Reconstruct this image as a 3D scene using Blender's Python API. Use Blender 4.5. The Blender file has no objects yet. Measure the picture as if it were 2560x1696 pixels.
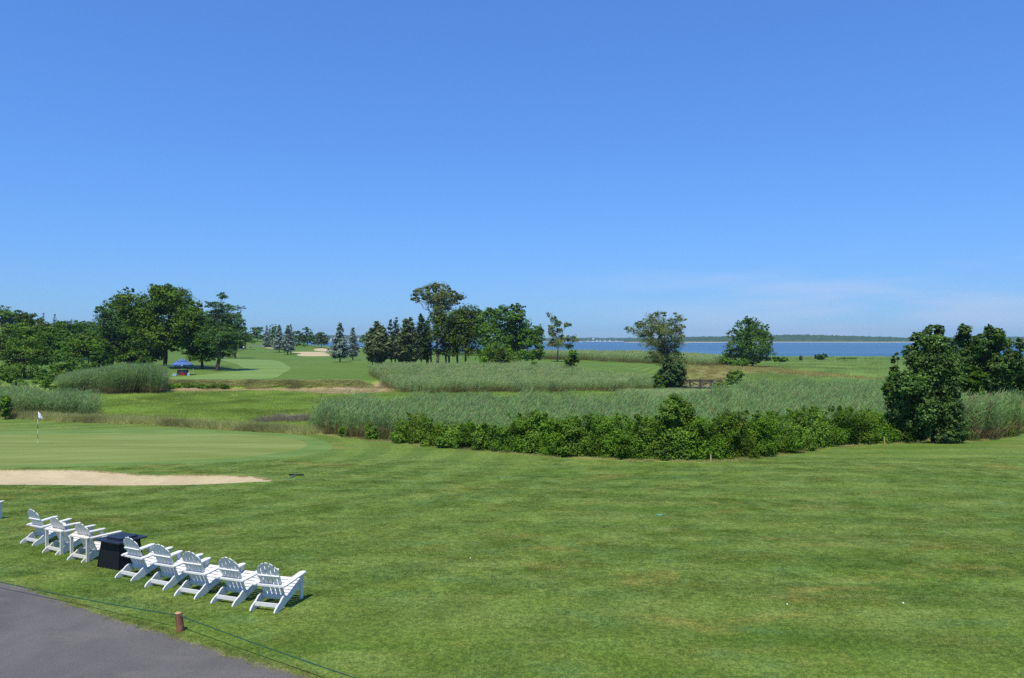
import bpy, bmesh, math, random
import numpy as np
from mathutils import Vector, geometry as mgeo

# ------------------------------------------------------------------ camera, sky, sun, exposure
sc = bpy.context.scene
COL = sc.collection
F, CX, HY, CH = 1953.0, 1280.0, 850.0, 5.4      # focal length in photo pixels, horizon row, eye height

cam_d = bpy.data.cameras.new("camera")
cam_d.sensor_width = 36.0
cam_d.lens = F / 2560.0 * 36.0
cam_d.shift_y = (HY - 848.0) / 2560.0
cam_d.clip_start = 0.1
cam_d.clip_end = 30000.0
cam = bpy.data.objects.new("camera", cam_d)
cam.location = (0, 0, CH)
cam.rotation_euler = (math.radians(90), 0, 0)
COL.objects.link(cam)
sc.camera = cam

SUN_EL, SUN_AZ = math.radians(64), math.radians(17)     # shadows fall away from the camera, 17 deg to the right
sdir = Vector((-math.sin(SUN_AZ) * math.cos(SUN_EL), -math.cos(SUN_AZ) * math.cos(SUN_EL), math.sin(SUN_EL)))

world = bpy.data.worlds.new("World")
sc.world = world
world.use_nodes = True
wn, wl = world.node_tree.nodes, world.node_tree.links
wn.clear()
w_out = wn.new("ShaderNodeOutputWorld")
w_bg = wn.new("ShaderNodeBackground")
w_bg.inputs["Strength"].default_value = 0.105
sky = wn.new("ShaderNodeTexSky")
sky.sky_type = 'NISHITA'
sky.sun_disc = False
sky.sun_elevation = SUN_EL
sky.sun_rotation = math.radians(180) + SUN_AZ
sky.altitude = 0
sky.air_density = 1.3
sky.dust_density = 0.0
sky.ozone_density = 4.0
# thin high cloud low over the horizon, part of the sky itself
w_tc = wn.new("ShaderNodeTexCoord")
w_sep = wn.new("ShaderNodeSeparateXYZ")
wl.new(w_tc.outputs["Generated"], w_sep.inputs[0])
w_map = wn.new("ShaderNodeMapping")
w_map.inputs["Scale"].default_value = (2.2, 2.2, 16.0)
w_map.inputs["Location"].default_value = (0.35, 0.1, 0.2)
w_map.inputs["Rotation"].default_value = (0.0, 0.05, 0.0)
wl.new(w_tc.outputs["Generated"], w_map.inputs[0])
w_noi = wn.new("ShaderNodeTexNoise")
w_noi.inputs["Scale"].default_value = 1.6
w_noi.inputs["Detail"].default_value = 5
w_noi.inputs["Roughness"].default_value = 0.5
wl.new(w_map.outputs[0], w_noi.inputs["Vector"])
w_r1 = wn.new("ShaderNodeMapRange")
w_r1.interpolation_type = 'SMOOTHSTEP'
w_r1.inputs[1].default_value, w_r1.inputs[2].default_value = 0.40, 0.66
w_r1.inputs[3].default_value, w_r1.inputs[4].default_value = 0.0, 0.5
wl.new(w_noi.outputs["Fac"], w_r1.inputs[0])
w_r2 = wn.new("ShaderNodeMapRange")
w_r2.interpolation_type = 'SMOOTHSTEP'
w_r2.inputs[1].default_value, w_r2.inputs[2].default_value = 0.13, 0.06
w_r2.inputs[3].default_value, w_r2.inputs[4].default_value = 0.0, 1.0
wl.new(w_sep.outputs[2], w_r2.inputs[0])
w_m0 = wn.new("ShaderNodeMath"); w_m0.operation = 'MULTIPLY'
wl.new(w_r1.outputs[0], w_m0.inputs[0]); wl.new(w_r2.outputs[0], w_m0.inputs[1])
w_r3 = wn.new("ShaderNodeMapRange"); w_r3.interpolation_type = 'SMOOTHSTEP'       # the cloud bank lies to the right
w_r3.inputs[1].default_value, w_r3.inputs[2].default_value = -0.05, 0.42
wl.new(w_sep.outputs[0], w_r3.inputs[0])
w_m = wn.new("ShaderNodeMath"); w_m.operation = 'MULTIPLY'
wl.new(w_m0.outputs[0], w_m.inputs[0]); wl.new(w_r3.outputs[0], w_m.inputs[1])
w_gam = wn.new("ShaderNodeGamma"); w_gam.inputs[1].default_value = 0.70
wl.new(sky.outputs[0], w_gam.inputs[0])
w_hsv = wn.new("ShaderNodeMixRGB"); w_hsv.blend_type = 'MULTIPLY'; w_hsv.inputs[0].default_value = 1.0
w_hsv.inputs[2].default_value = (0.505, 0.965, 1.87, 1)
wl.new(w_gam.outputs[0], w_hsv.inputs[1])
w_mix = wn.new("ShaderNodeMixRGB")
w_mix.inputs[2].default_value = (4.0, 4.7, 6.4, 1)
wl.new(w_m.outputs[0], w_mix.inputs[0]); wl.new(w_hsv.outputs[0], w_mix.inputs[1])
wl.new(w_mix.outputs[0], w_bg.inputs["Color"])
wl.new(w_bg.outputs[0], w_out.inputs[0])

sun_d = bpy.data.lights.new("sun", 'SUN')
sun_d.energy = 3.95
sun_d.angle = math.radians(0.53)
sun_d.color = (1.0, 0.93, 0.76)
sun = bpy.data.objects.new("sun", sun_d)
sun.rotation_euler = (-sdir).to_track_quat('-Z', 'Y').to_euler()
sun.location = (-20, -30, 60)
COL.objects.link(sun)

sc.view_settings.view_transform = 'Standard'
sc.view_settings.look = 'None'
sc.view_settings.exposure = 0.42
sc.view_settings.gamma = 1.0
sc.view_settings.use_curve_mapping = False
sc.cycles.max_bounces = 6
sc.cycles.diffuse_bounces = 3
sc.cycles.transmission_bounces = 4
sc.cycles.transparent_max_bounces = 6
sc.cycles.volume_bounces = 0
sc.cycles.use_denoising = False

R = np.random.default_rng(7)
random.seed(7)

# ------------------------------------------------------------------ terrain height
def sst(a, b, v):
    t = np.clip((np.asarray(v, float) - a) / (b - a), 0, 1)
    return t * t * (3 - 2 * t)

def lawn_h(x, y):
    h = -np.maximum(np.asarray(y, float) - 16, 0) * 0.034
    h = np.maximum(h, -1.55)
    w = sst(20, 34, y)
    return h + w * (0.07 * np.sin(x * 0.23 + 1.0) * np.sin(y * 0.31 + 0.4) + 0.05 * np.sin(x * 0.11 - y * 0.17))

EDGE_PX = [(-600, 1010), (-200, 1036), (0, 1043), (150, 1053), (350, 1060), (550, 1073), (775, 1086), (900, 1099), (1000, 1109),
           (1150, 1123), (1300, 1137), (1450, 1148), (1600, 1154), (1750, 1157), (1850, 1153), (1950, 1139), (2050, 1123),
           (2200, 1111), (2350, 1107), (2470, 1101), (2525, 1091), (2546, 1078), (2556, 1066), (2640, 1046), (2800, 1036), (3200, 1030)]

def unproject(px, py, hfun, lo=6.0, hi=900.0):
    sx, sz = (px - CX) / F, (py - HY) / F
    ys = np.geomspace(lo, hi, 1500)
    d = CH - sz * ys - hfun(sx * ys, ys)
    idx = np.where(d <= 0)[0]
    if len(idx) == 0:
        return sx * hi, hi
    i = max(idx[0], 1)
    a, b = ys[i - 1], ys[i]
    for _ in range(30):
        m = 0.5 * (a + b)
        if CH - sz * m - float(hfun(sx * m, m)) <= 0: b = m
        else: a = m
    return sx * b, b

_e = np.array([unproject(px, py, lawn_h) for px, py in EDGE_PX])
_ea = _e[:, 0] / _e[:, 1]          # edge as angle -> depth
def edge_depth(x, y):
    return np.interp(np.asarray(x) / np.maximum(np.asarray(y, float), 0.5), _ea, _e[:, 1])

WATER_Z = -2.95
def land_far(x, y):
    f = np.interp(y, [100, 125, 140, 170, 200, 260, 300, 400, 520], [-1.0, -0.95, -0.8, -0.55, -0.5, -0.15, 0.0, 0.25, 0.35])
    f = f + sst(150, 230, y) * 0.22 * np.sin(y * 0.05 + x * 0.02)
    f = f * (1 - sst(38, 80, x)) + (-2.1) * sst(38, 80, x)
    return f

def ground(x, y):
    x = np.asarray(x, float); y = np.asarray(y, float)
    lh = lawn_h(x, y)
    e = edge_depth(x, y)
    t = sst(0.3, 5.5, y - e)
    marsh = -2.2 + 0.06 * np.sin(x * 0.4) * np.sin(y * 0.27)
    h = lh * (1 - t) + np.minimum(marsh, lh) * t
    side = sst(-25, -14, x)
    bs = 119.0 * (1 - side) + 113 * side
    bw = 3.0 * (1 - side) + 36 * side
    tb = sst(0, 1, (y - bs) / bw)
    h = h * (1 - tb) + land_far(x, y) * tb
    # creek channel under the footbridge
    cx_ = 28.5 + 2.0 * np.sin(y * 0.06)
    ck = np.exp(-((x - cx_) / 2.2) ** 2) * sst(100, 108, y) * (1 - sst(150, 185, y))
    h = h - ck * 1.6
    # wooded hill on the left
    h = h + 13.0 * sst(85, 240, -x) * sst(130, 300, y)
    # shore
    s = 340.0 + 140.0 * (1 - sst(-60, -15, x)) + 6 * np.sin(x * 0.05)
    sh = sst(-2, 40, y - s)
    return h * (1 - sh) + (-6.0) * sh

def P(px, py):
    x, y = unproject(px, py, ground)
    return x, y, float(ground(x, y))

# ------------------------------------------------------------------ node helpers
def new_mat(name):
    m = bpy.data.materials.new(name); m.use_nodes = True
    nt = m.node_tree; nt.nodes.clear()
    out = nt.nodes.new("ShaderNodeOutputMaterial")
    return m, nt, out

def N(nt, t, **kw):
    n = nt.nodes.new("ShaderNode" + t)
    for k, v in kw.items():
        if k.startswith("i_"):
            n.inputs[k[2:].replace("_", " ")].default_value = v
        else:
            setattr(n, k, v)
    return n

def noise(nt, vec, scale, detail=3, rough=0.5, dist=0.0, lac=2.0):
    n = N(nt, "TexNoise"); n.inputs["Scale"].default_value = scale; n.inputs["Detail"].default_value = detail
    n.inputs["Roughness"].default_value = rough; n.inputs["Distortion"].default_value = dist
    nt.links.new(vec, n.inputs["Vector"]); return n.outputs["Fac"]

def mapr(nt, v, a, b, c=0.0, d=1.0, smooth=True):
    n = N(nt, "MapRange"); n.interpolation_type = 'SMOOTHSTEP' if smooth else 'LINEAR'
    for i, q in enumerate((a, b, c, d)): n.inputs[i + 1].default_value = q
    nt.links.new(v, n.inputs[0]); return n.outputs[0]

def mixc(nt, f, a, b, mode='MIX'):
    n = N(nt, "MixRGB"); n.blend_type = mode
    for i, q in ((0, f), (1, a), (2, b)):
        if hasattr(q, "links") or isinstance(q, bpy.types.NodeSocket): nt.links.new(q, n.inputs[i])
        elif i == 0: n.inputs[0].default_value = q
        else: n.inputs[i].default_value = (*q, 1) if len(q) == 3 else q
    return n.outputs[0]

def mapping(nt, vec, scale=(1, 1, 1), rot=(0, 0, 0), loc=(0, 0, 0)):
    n = N(nt, "Mapping")
    n.inputs["Scale"].default_value = scale; n.inputs["Rotation"].default_value = rot; n.inputs["Location"].default_value = loc
    nt.links.new(vec, n.inputs[0]); return n.outputs[0]

def pos(nt):
    return N(nt, "NewGeometry").outputs["Position"]

def bump(nt, h, strength, dist):
    n = N(nt, "Bump"); n.inputs["Strength"].default_value = strength; n.inputs["Distance"].default_value = dist
    nt.links.new(h, n.inputs["Height"]); return n.outputs["Normal"]

def finish(nt, out, col, rough=0.7, spec=0.3, normal=None, transl=0.0, metal=0.0):
    b = N(nt, "BsdfPrincipled")
    if isinstance(col, tuple): b.inputs["Base Color"].default_value = (*col, 1)
    else: nt.links.new(col, b.inputs["Base Color"])
    if isinstance(rough, float): b.inputs["Roughness"].default_value = rough
    else: nt.links.new(rough, b.inputs["Roughness"])
    b.inputs["Specular IOR Level"].default_value = spec
    b.inputs["Metallic"].default_value = metal
    if normal is not None: nt.links.new(normal, b.inputs["Normal"])
    if transl > 0:
        t = N(nt, "BsdfTranslucent")
        if isinstance(col, tuple): t.inputs[0].default_value = (*col, 1)
        else: nt.links.new(col, t.inputs[0])
        mx = N(nt, "MixShader"); mx.inputs[0].default_value = transl
        nt.links.new(b.outputs[0], mx.inputs[1]); nt.links.new(t.outputs[0], mx.inputs[2])
        nt.links.new(mx.outputs[0], out.inputs[0])
    else:
        nt.links.new(b.outputs[0], out.inputs[0])
    return b

def plain(name, col, rough=0.6, spec=0.3, var=0.12, scale=6.0, metal=0.0):
    m, nt, out = new_mat(name)
    p = pos(nt)
    n = noise(nt, p, scale, 4, 0.6)
    c = mixc(nt, mapr(nt, n, 0.3, 0.7), tuple(v * (1 - var) for v in col), tuple(min(1, v * (1 + var)) for v in col))
    finish(nt, out, c, rough, spec, metal=metal)
    return m

def turf_color(nt):
    """mown lawn colour as a function of world position (shared by the soil sheet and the blades)"""
    p = pos(nt)
    big = noise(nt, mapping(nt, p, (0.10, 0.16, 0.1), (0, 0, 0.4)), 1.0, 3, 0.55)
    med = noise(nt, mapping(nt, p, (0.30, 0.62, 0.3), (0, 0, 0.15), (7, 3, 0)), 1.0, 4, 0.6, 0.6)
    stre = noise(nt, mapping(nt, p, (0.16, 1.7, 0.2), (0, 0, -0.10), (2, 9, 0)), 1.0, 3, 0.55, 0.4)
    stre2 = noise(nt, mapping(nt, p, (0.12, 2.2, 0.2), (0, 0, 0.42), (12, 4, 0)), 1.0, 2, 0.5, 0.3)
    c = mixc(nt, mapr(nt, big, 0.32, 0.68), (0.088, 0.155, 0.018), (0.120, 0.186, 0.030))
    c = mixc(nt, mapr(nt, med, 0.36, 0.72, 0, 0.75), c, (0.148, 0.208, 0.046))
    c = mixc(nt, mapr(nt, stre, 0.50, 0.74, 0, 0.45), c, (0.170, 0.232, 0.066))
    c = mixc(nt, mapr(nt, stre2, 0.55, 0.80, 0, 0.55), c, (0.080, 0.152, 0.020))
    sx = N(nt, "SeparateXYZ"); nt.links.new(p, sx.inputs[0])
    def mow(vec, kind, period, dist):
        w = N(nt, "TexWave"); w.wave_type = kind; w.wave_profile = 'SIN'
        if kind == 'RINGS': w.rings_direction = 'Z'
        else: w.bands_direction = 'Y'
        w.inputs["Scale"].default_value = 1.0; w.inputs["Distortion"].default_value = dist; w.inputs["Detail"].default_value = 2.0; w.inputs["Detail Scale"].default_value = 0.25
        nt.links.new(mapping(nt, vec, (0.314 / period,) * 3), w.inputs["Vector"])
        return w.outputs["Fac"]
    off = N(nt, "VectorMath"); off.operation = 'ADD'; off.inputs[1].default_value = (27.0, -44.0, 0.0); nt.links.new(p, off.inputs[0])
    ring = mow(off.outputs[0], 'RINGS', 2.7, 3.0)
    band = mow(mapping(nt, p, (1, 1, 1), (0, 0, 0.16)), 'BANDS', 2.9, 7.0)
    mw = mixc(nt, mapr(nt, sx.outputs[0], -6.0, 10.0), ring, band)
    bw = N(nt, "RGBToBW"); nt.links.new(mw, bw.inputs[0])
    c = mixc(nt, mapr(nt, bw.outputs[0], 0.25, 0.75), mixc(nt, 1.0, c, (0.90, 0.92, 0.90), 'MULTIPLY'), mixc(nt, 1.0, c, (1.12, 1.10, 1.14), 'MULTIPLY'))
    dry = noise(nt, mapping(nt, p, (0.35, 0.6, 0.3), (0, 0, 0.2), (31, 17, 0)), 1.0, 5, 0.65, 0.5)
    dry2 = noise(nt, mapping(nt, p, (0.09, 0.12, 0.1), (0, 0, 0), (3, 61, 0)), 1.0, 2, 0.5)
    dm = N(nt, "Math"); dm.operation = 'MULTIPLY'
    nt.links.new(mapr(nt, dry, 0.50, 0.72), dm.inputs[0]); nt.links.new(mapr(nt, dry2, 0.42, 0.64, 0.10, 0.90), dm.inputs[1])
    c = mixc(nt, dm.outputs[0], c, (0.225, 0.210, 0.050))
    hue = noise(nt, mapping(nt, p, (0.5, 0.8, 0.3), (0, 0, 0.6), (50, 8, 0)), 1.0, 4, 0.65, 0.4)
    c = mixc(nt, mapr(nt, hue, 0.50, 0.72, 0, 0.55), c, (0.085, 0.172, 0.050))
    cl2 = noise(nt, p, 19.0, 2, 0.6)
    c = mixc(nt, mapr(nt, cl2, 0.34, 0.66), mixc(nt, 1.0, c, (0.74, 0.78, 0.72), 'MULTIPLY'), mixc(nt, 1.0, c, (1.22, 1.18, 1.22), 'MULTIPLY'))
    cl = noise(nt, p, 7.0, 3, 0.6)
    c = mixc(nt, mapr(nt, cl, 0.34, 0.66), mixc(nt, 1.0, c, (0.72, 0.76, 0.7), 'MULTIPLY'), mixc(nt, 1.0, c, (1.22, 1.17, 1.2), 'MULTIPLY'))
    return c

def turf_mat(name, blade=False):
    m, nt, out = new_mat(name)
    c = turf_color(nt)
    p = pos(nt)
    if blade:
        a = N(nt, "Attribute"); a.attribute_name = "tint"
        c = mixc(nt, 1.0, c, mixc(nt, a.outputs["Fac"], (0.48, 0.56, 0.45), (2.2, 1.95, 2.1)), 'MULTIPLY')
        finish(nt, out, c, 0.6, 0.25, transl=0.3)
    else:
        f = noise(nt, mapping(nt, p, (1, 1, 1)), 22.0, 4, 0.7)
        c2 = mixc(nt, mapr(nt, f, 0.3, 0.7), mixc(nt, 1.0, c, (0.72, 0.74, 0.7), 'MULTIPLY'), mixc(nt, 1.0, c, (1.28, 1.25, 1.25), 'MULTIPLY'))
        nrm = bump(nt, f, 0.55, 0.05)
        finish(nt, out, c2, 0.85, 0.15, nrm)
    return m

def grass_mat(name, c1, c2, scale=(0.3, 0.3), fine=14.0, c3=None, c3r=(0.55, 0.75), stripes=None, c3s=(0.08, 0.2)):
    m, nt, out = new_mat(name)
    p = pos(nt)
    big = noise(nt, mapping(nt, p, (scale[0], scale[1], 0.2)), 1.0, 4, 0.55, 0.3)
    c = mixc(nt, mapr(nt, big, 0.33, 0.67), c1, c2)
    if stripes:
        ang, per, amt = stripes
        w = N(nt, "TexWave"); w.wave_type = 'BANDS'; w.wave_profile = 'SIN'; w.inputs["Scale"].default_value = 1.0
        w.inputs["Distortion"].default_value = 1.0; w.inputs["Detail"].default_value = 1.0; w.inputs["Detail Scale"].default_value = 0.3
        nt.links.new(mapping(nt, p, (0.314 / per,) * 3, (0, 0, ang)), w.inputs["Vector"])
        c = mixc(nt, mapr(nt, w.outputs["Fac"], 0.35, 0.65, 0, amt), c, tuple(v * 0.62 for v in c1))
    if c3:
        n3 = noise(nt, mapping(nt, p, (c3s[0], c3s[1], 0.2), (0, 0, 0.1), (9, 4, 0)), 1.0, 4, 0.6, 0.4)
        c = mixc(nt, mapr(nt, n3, c3r[0], c3r[1]), c, c3)
    f = noise(nt, p, fine, 4, 0.7)
    c = mixc(nt, mapr(nt, f, 0.3, 0.7), mixc(nt, 1.0, c, (0.8, 0.8, 0.8), 'MULTIPLY'), mixc(nt, 1.0, c, (1.18, 1.18, 1.18), 'MULTIPLY'))
    finish(nt, out, c, 0.85, 0.12, bump(nt, f, 0.4, 0.06))
    return m

def leaf_mat(name, c1, c2, transl=0.3, vscale=0.5, var=0.42, rough=0.6, spec=0.10):
    c1, c2 = (tuple(q * w for q, w in zip(c, (1.28, 1.30, 0.85))) for c in (c1, c2))
    m, nt, out = new_mat(name)
    a = N(nt, "Attribute"); a.attribute_name = "tint"
    c = mixc(nt, a.outputs["Fac"], c1, c2)
    n = noise(nt, pos(nt), vscale, 2, 0.5)
    k = mapr(nt, n, 0.3, 0.7, 1 - var, 1 + var)
    cb = N(nt, "CombineXYZ")
    for i in range(3): nt.links.new(k, cb.inputs[i])
    c = mixc(nt, 1.0, c, cb.outputs[0], 'MULTIPLY')
    finish(nt, out, c, rough, spec, transl=transl)
    return m

# ------------------------------------------------------------------ object helpers
def mesh_obj(name, v, f, mat, parent=None, smooth=False, tint=None):
    me = bpy.data.meshes.new(name)
    v = np.asarray(v, np.float32).reshape(-1, 3)
    if isinstance(f, np.ndarray):
        k = f.shape[1]; nf = f.shape[0]
        me.vertices.add(len(v)); me.vertices.foreach_set("co", v.ravel())
        me.loops.add(nf * k); me.loops.foreach_set("vertex_index", f.astype(np.int32).ravel())
        me.polygons.add(nf)
        me.polygons.foreach_set("loop_start", np.arange(0, nf * k, k, dtype=np.int32))
        me.polygons.foreach_set("loop_total", np.full(nf, k, np.int32))
        me.update(calc_edges=True)
    else:
        me.from_pydata([tuple(map(float, q)) for q in v], [], f)
        me.update()
    if tint is not None:
        at = me.attributes.new("tint", 'FLOAT', 'FACE')
        at.data.foreach_set("value", np.asarray(tint, np.float32))
    if smooth:
        me.polygons.foreach_set("use_smooth", [True] * len(me.polygons))
    if mat: me.materials.append(mat)
    o = bpy.data.objects.new(name, me)
    COL.objects.link(o)
    if parent: o.parent = parent
    return o

def tag(o, label=None, cat=None, group=None, kind=None):
    if label: o["label"] = label
    if cat: o["category"] = cat
    if group: o["group"] = group
    if kind: o["kind"] = kind
    return o

def thing(name, label, cat, loc=(0, 0, 0), rz=0.0, group=None):
    o = bpy.data.objects.new(name, None)
    o.empty_display_size = 0.2
    COL.objects.link(o); o.location = loc; o.rotation_euler = (0, 0, rz)
    return tag(o, label, cat, group)

class MB:
    def __init__(s): s.v = []; s.f = []
    def add(s, v, f):
        b = len(s.v); s.v += [tuple(q) for q in v]; s.f += [tuple(i + b for i in q) for q in f]; return s
    def box(s, c, d, rot=None):
        x, y, z = (q / 2 for q in d)
        vs = [Vector(q) for q in ((-x,-y,-z),(x,-y,-z),(x,y,-z),(-x,y,-z),(-x,-y,z),(x,-y,z),(x,y,z),(-x,y,z))]
        if rot is not None: vs = [rot @ q for q in vs]
        return s.add([q + Vector(c) for q in vs], [(3,2,1,0),(4,5,6,7),(0,1,5,4),(1,2,6,5),(2,3,7,6),(3,0,4,7)])
    def prism(s, poly, frame, t):
        """2D outline extruded by t; frame(u, v, w) -> xyz, w in [-t/2, t/2]"""
        n = len(poly)
        a = [frame(u, v, -t / 2) for u, v in poly]; b = [frame(u, v, t / 2) for u, v in poly]
        fs = [tuple(range(n - 1, -1, -1)), tuple(range(n, 2 * n))] + [(i, (i + 1) % n, n + (i + 1) % n, n + i) for i in range(n)]
        return s.add(a + b, fs)
    def tube(s, pts, radii, k=6, cap=True):
        pts = [Vector(q) for q in pts]
        if not hasattr(radii, "__len__"): radii = [radii] * len(pts)
        rings = []
        for i, p in enumerate(pts):
            d = (pts[min(i + 1, len(pts) - 1)] - pts[max(i - 1, 0)]).normalized()
            u = d.orthogonal().normalized() if abs(d.z) < 0.9 else Vector((1, 0, 0)) - d * d.x
            u.normalize(); w = d.cross(u)
            rings.append([p + (u * math.cos(2 * math.pi * j / k) + w * math.sin(2 * math.pi * j / k)) * radii[i] for j in range(k)])
        vs = [q for r in rings for q in r]; fs = []
        for i in range(len(pts) - 1):
            for j in range(k):
                fs.append((i * k + j, i * k + (j + 1) % k, (i + 1) * k + (j + 1) % k, (i + 1) * k + j))
        if cap:
            fs.append(tuple(range(k - 1, -1, -1))); fs.append(tuple((len(pts) - 1) * k + j for j in range(k)))
        return s.add(vs, fs)
    def lathe(s, prof, k=16, center=(0, 0, 0)):
        vs = []; fs = []
        for r, z in prof:
            for j in range(k):
                a = 2 * math.pi * j / k
                vs.append((center[0] + r * math.cos(a), center[1] + r * math.sin(a), center[2] + z))
        for i in range(len(prof) - 1):
            for j in range(k):
                fs.append((i * k + j, i * k + (j + 1) % k, (i + 1) * k + (j + 1) % k, (i + 1) * k + j))
        fs.append(tuple(range(k - 1, -1, -1))); fs.append(tuple((len(prof) - 1) * k + j for j in range(k)))
        return s.add(vs, fs)
    def build(s, name, mat, parent=None, smooth=False):
        return mesh_obj(name, s.v, s.f, mat, parent, smooth)

def copy_tree(o, parent=None):
    c = o.copy(); COL.objects.link(c); c.parent = parent
    for ch in o.children: copy_tree(ch, c)
    return c

# ------------------------------------------------------------------ ground: one triangulation cut into zones
def smooth_loop(pts, n=6, closed=True):
    pts = np.array(pts, float); out = []
    m = len(pts)
    for i in range(m if closed else m - 1):
        p0, p1, p2, p3 = (pts[(i + k) % m] if closed else pts[min(max(i + k, 0), m - 1)] for k in (-1, 0, 1, 2))
        for t in np.linspace(0, 1, n, endpoint=False):
            out.append(0.5 * ((2 * p1) + (p2 - p0) * t + (2 * p0 - 5 * p1 + 4 * p2 - p3) * t * t + (3 * p1 - p0 - 3 * p2 + p3) * t ** 3))
    if not closed: out.append(pts[-1])
    return np.array(out)

def zone_px(pts, n=5, smooth=True, jitter=0.0):
    q = smooth_loop(pts, n) if smooth else np.array(pts, float)
    w = np.array([P(a, b)[:2] for a, b in q])
    if jitter: w = w + R.normal(0, jitter, w.shape)
    return w

def in_poly(px, py, poly):
    x, y = poly[:, 0], poly[:, 1]; inside = np.zeros(len(px), bool); j = len(poly) - 1
    for i in range(len(poly)):
        c = (y[i] > py) != (y[j] > py)
        if c.any():
            xi = (x[j] - x[i]) * (py - y[i]) / (y[j] - y[i] + 1e-12) + x[i]
            inside ^= c & (px < xi)
        j = i
    return inside

path_px = [(-500, 1330), (0, 1452), (110, 1487), (215, 1524), (330, 1560), (433, 1590), (560, 1632), (675, 1665), (785, 1697), (930, 1752), (1050, 1830)]
path_w = [P(a, b)[:2] for a, b in smooth_loop(path_px, 8, False)]
path_w = np.array([(x + R.normal(0, .025), y + R.normal(0, .025)) for x, y in path_w])
Z_path = np.vstack([path_w, [(-2.0, 6.0), (-30, 6.0), (-30, path_w[0, 1])]])
Z_bunker = zone_px([(-420, 1168), (-200, 1172), (0, 1175), (120, 1175), (232, 1177), (276, 1181), (367, 1188), (460, 1188), (545, 1188), (639, 1192), (668, 1197),
                    (681, 1201), (672, 1204), (636, 1205), (540, 1210), (450, 1213), (300, 1214), (150, 1213), (0, 1212), (-200, 1210), (-420, 1208)], 4)
Z_green = zone_px([(-450, 1090), (-200, 1088), (0, 1087), (254, 1084), (472, 1083), (636, 1087), (727, 1097), (762, 1106), (768, 1112), (757, 1119), (727, 1128),
                   (610, 1143), (472, 1150), (309, 1157), (0, 1163), (-250, 1165), (-450, 1160)], 4)
Z_collar = zone_px([(-500, 1083), (-200, 1081), (0, 1079), (109, 1078), (309, 1074), (472, 1074), (654, 1078), (760, 1090), (815, 1105), (832, 1116), (824, 1125), (799, 1134),
                    (700, 1145), (618, 1152), (472, 1160), (254, 1166), (0, 1169), (-250, 1170), (-500, 1164)], 4)
edge_w = np.array([unproject(a, b, lawn_h) for a, b in smooth_loop(EDGE_PX, 8, False)])
edge_w = edge_w + R.normal(0, .06, edge_w.shape)
Z_lawn = np.vstack([edge_w, [(130, 60), (130, -25), (-130, -25), (-130, 60)]])
Z_far = np.vstack([zone_px([(-700, 964), (0, 962), (390, 961), (600, 960), (800, 959), (925, 958), (960, 948)], 4, False),
                   zone_px([(1100, 925), (1350, 919), (1500, 944), (1620, 949), (1700, 946), (1740, 938), (1735, 920), (1700, 909), (1690, 903)], 4, False),
                   [(85, 330), (85, 640), (-640, 640), (-640, 130)]])
Z_fair = zone_px([(552, 899), (620, 899), (691, 902), (712, 911), (727, 922), (705, 934), (679, 946), (560, 948), (450, 948), (412, 946), (470, 941), (527, 935), (575, 929), (608, 922), (603, 917), (585, 908)], 3)
Z_fb = [zone_px([(728, 881.4), (746, 880), (788, 880), (817, 882), (812, 884), (837, 887), (830, 890), (763, 891), (741, 888), (754, 884)], 3),
        zone_px([(785, 876), (788, 872.5), (803, 871.3), (819, 873), (836, 877), (833, 879), (805, 879)], 3),
        zone_px([(663, 869.8), (677, 868.2), (700, 871.5), (703, 873.5), (688, 872.6)], 3)]
Z_dry = zone_px([(1690, 928), (1745, 912), (1800, 907), (1850, 909), (1960, 924), (2100, 938), (2230, 950), (2240, 957), (2100, 951), (1980, 943), (1900, 938), (1845, 946), (1815, 966), (1750, 966), (1700, 962), (1695, 944)], 3)
Z_thatch = zone_px([(380, 968), (500, 968), (700, 970), (900, 968), (960, 955), (985, 978), (965, 983), (880, 986), (800, 986), (760, 983), (640, 979), (480, 982), (385, 982)], 3, jitter=0.25)
Z_mud = zone_px([(640, 1046), (690, 1041), (760, 1039), (800, 1042), (800, 1056), (740, 1053), (680, 1051)], 3)
Z_cart = zone_px([(2536, 1060), (2600, 1052), (2760, 1046), (2760, 1053), (2610, 1060), (2548, 1067)], 3)

zones = [("asphalt_path", Z_path), ("bunker", Z_bunker), ("putting_green", Z_green), ("green_collar", Z_collar), ("cart_path", Z_cart),
         ("lawn", Z_lawn), ("far_bunker", Z_fb[0]), ("far_bunker", Z_fb[1]), ("far_bunker", Z_fb[2]), ("fairway", Z_fair), ("dry_meadow", Z_dry),
         ("thatch_bank", Z_thatch), ("marsh_mud", Z_mud), ("golf_rough", Z_far)]
verts = []; edges = []
for nm, poly in zones:
    b = len(verts); n = len(poly)
    verts += [Vector((float(a), float(c))) for a, c in poly]
    edges += [(b + i, b + (i + 1) % n) for i in range(n)]
for y in np.concatenate([np.geomspace(4, 640, 190)]):
    for a in np.linspace(-1.05, 1.05, 130):
        verts.append(Vector((float(a * (y + 3) + R.normal(0, 0.002 * y)), float(y + R.normal(0, 0.004 * y)))))
for y in (-25, -15, -5, 2):
    for x in np.linspace(-130, 130, 27): verts.append(Vector((float(x), float(y) + 0.01)))
for a, b in ((-700, -30), (700, -30), (700, 660), (-700, 660), (-700, 130), (700, 130)): verts.append(Vector((a, b)))
cv, ce, cf, _, _, _ = mgeo.delaunay_2d_cdt(verts, edges, [], 0, 1e-4, False)
cv = np.array([(q.x, q.y) for q in cv]); cf = np.array([q for q in cf if len(q) == 3])
cz = ground(cv[:, 0], cv[:, 1])

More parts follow.
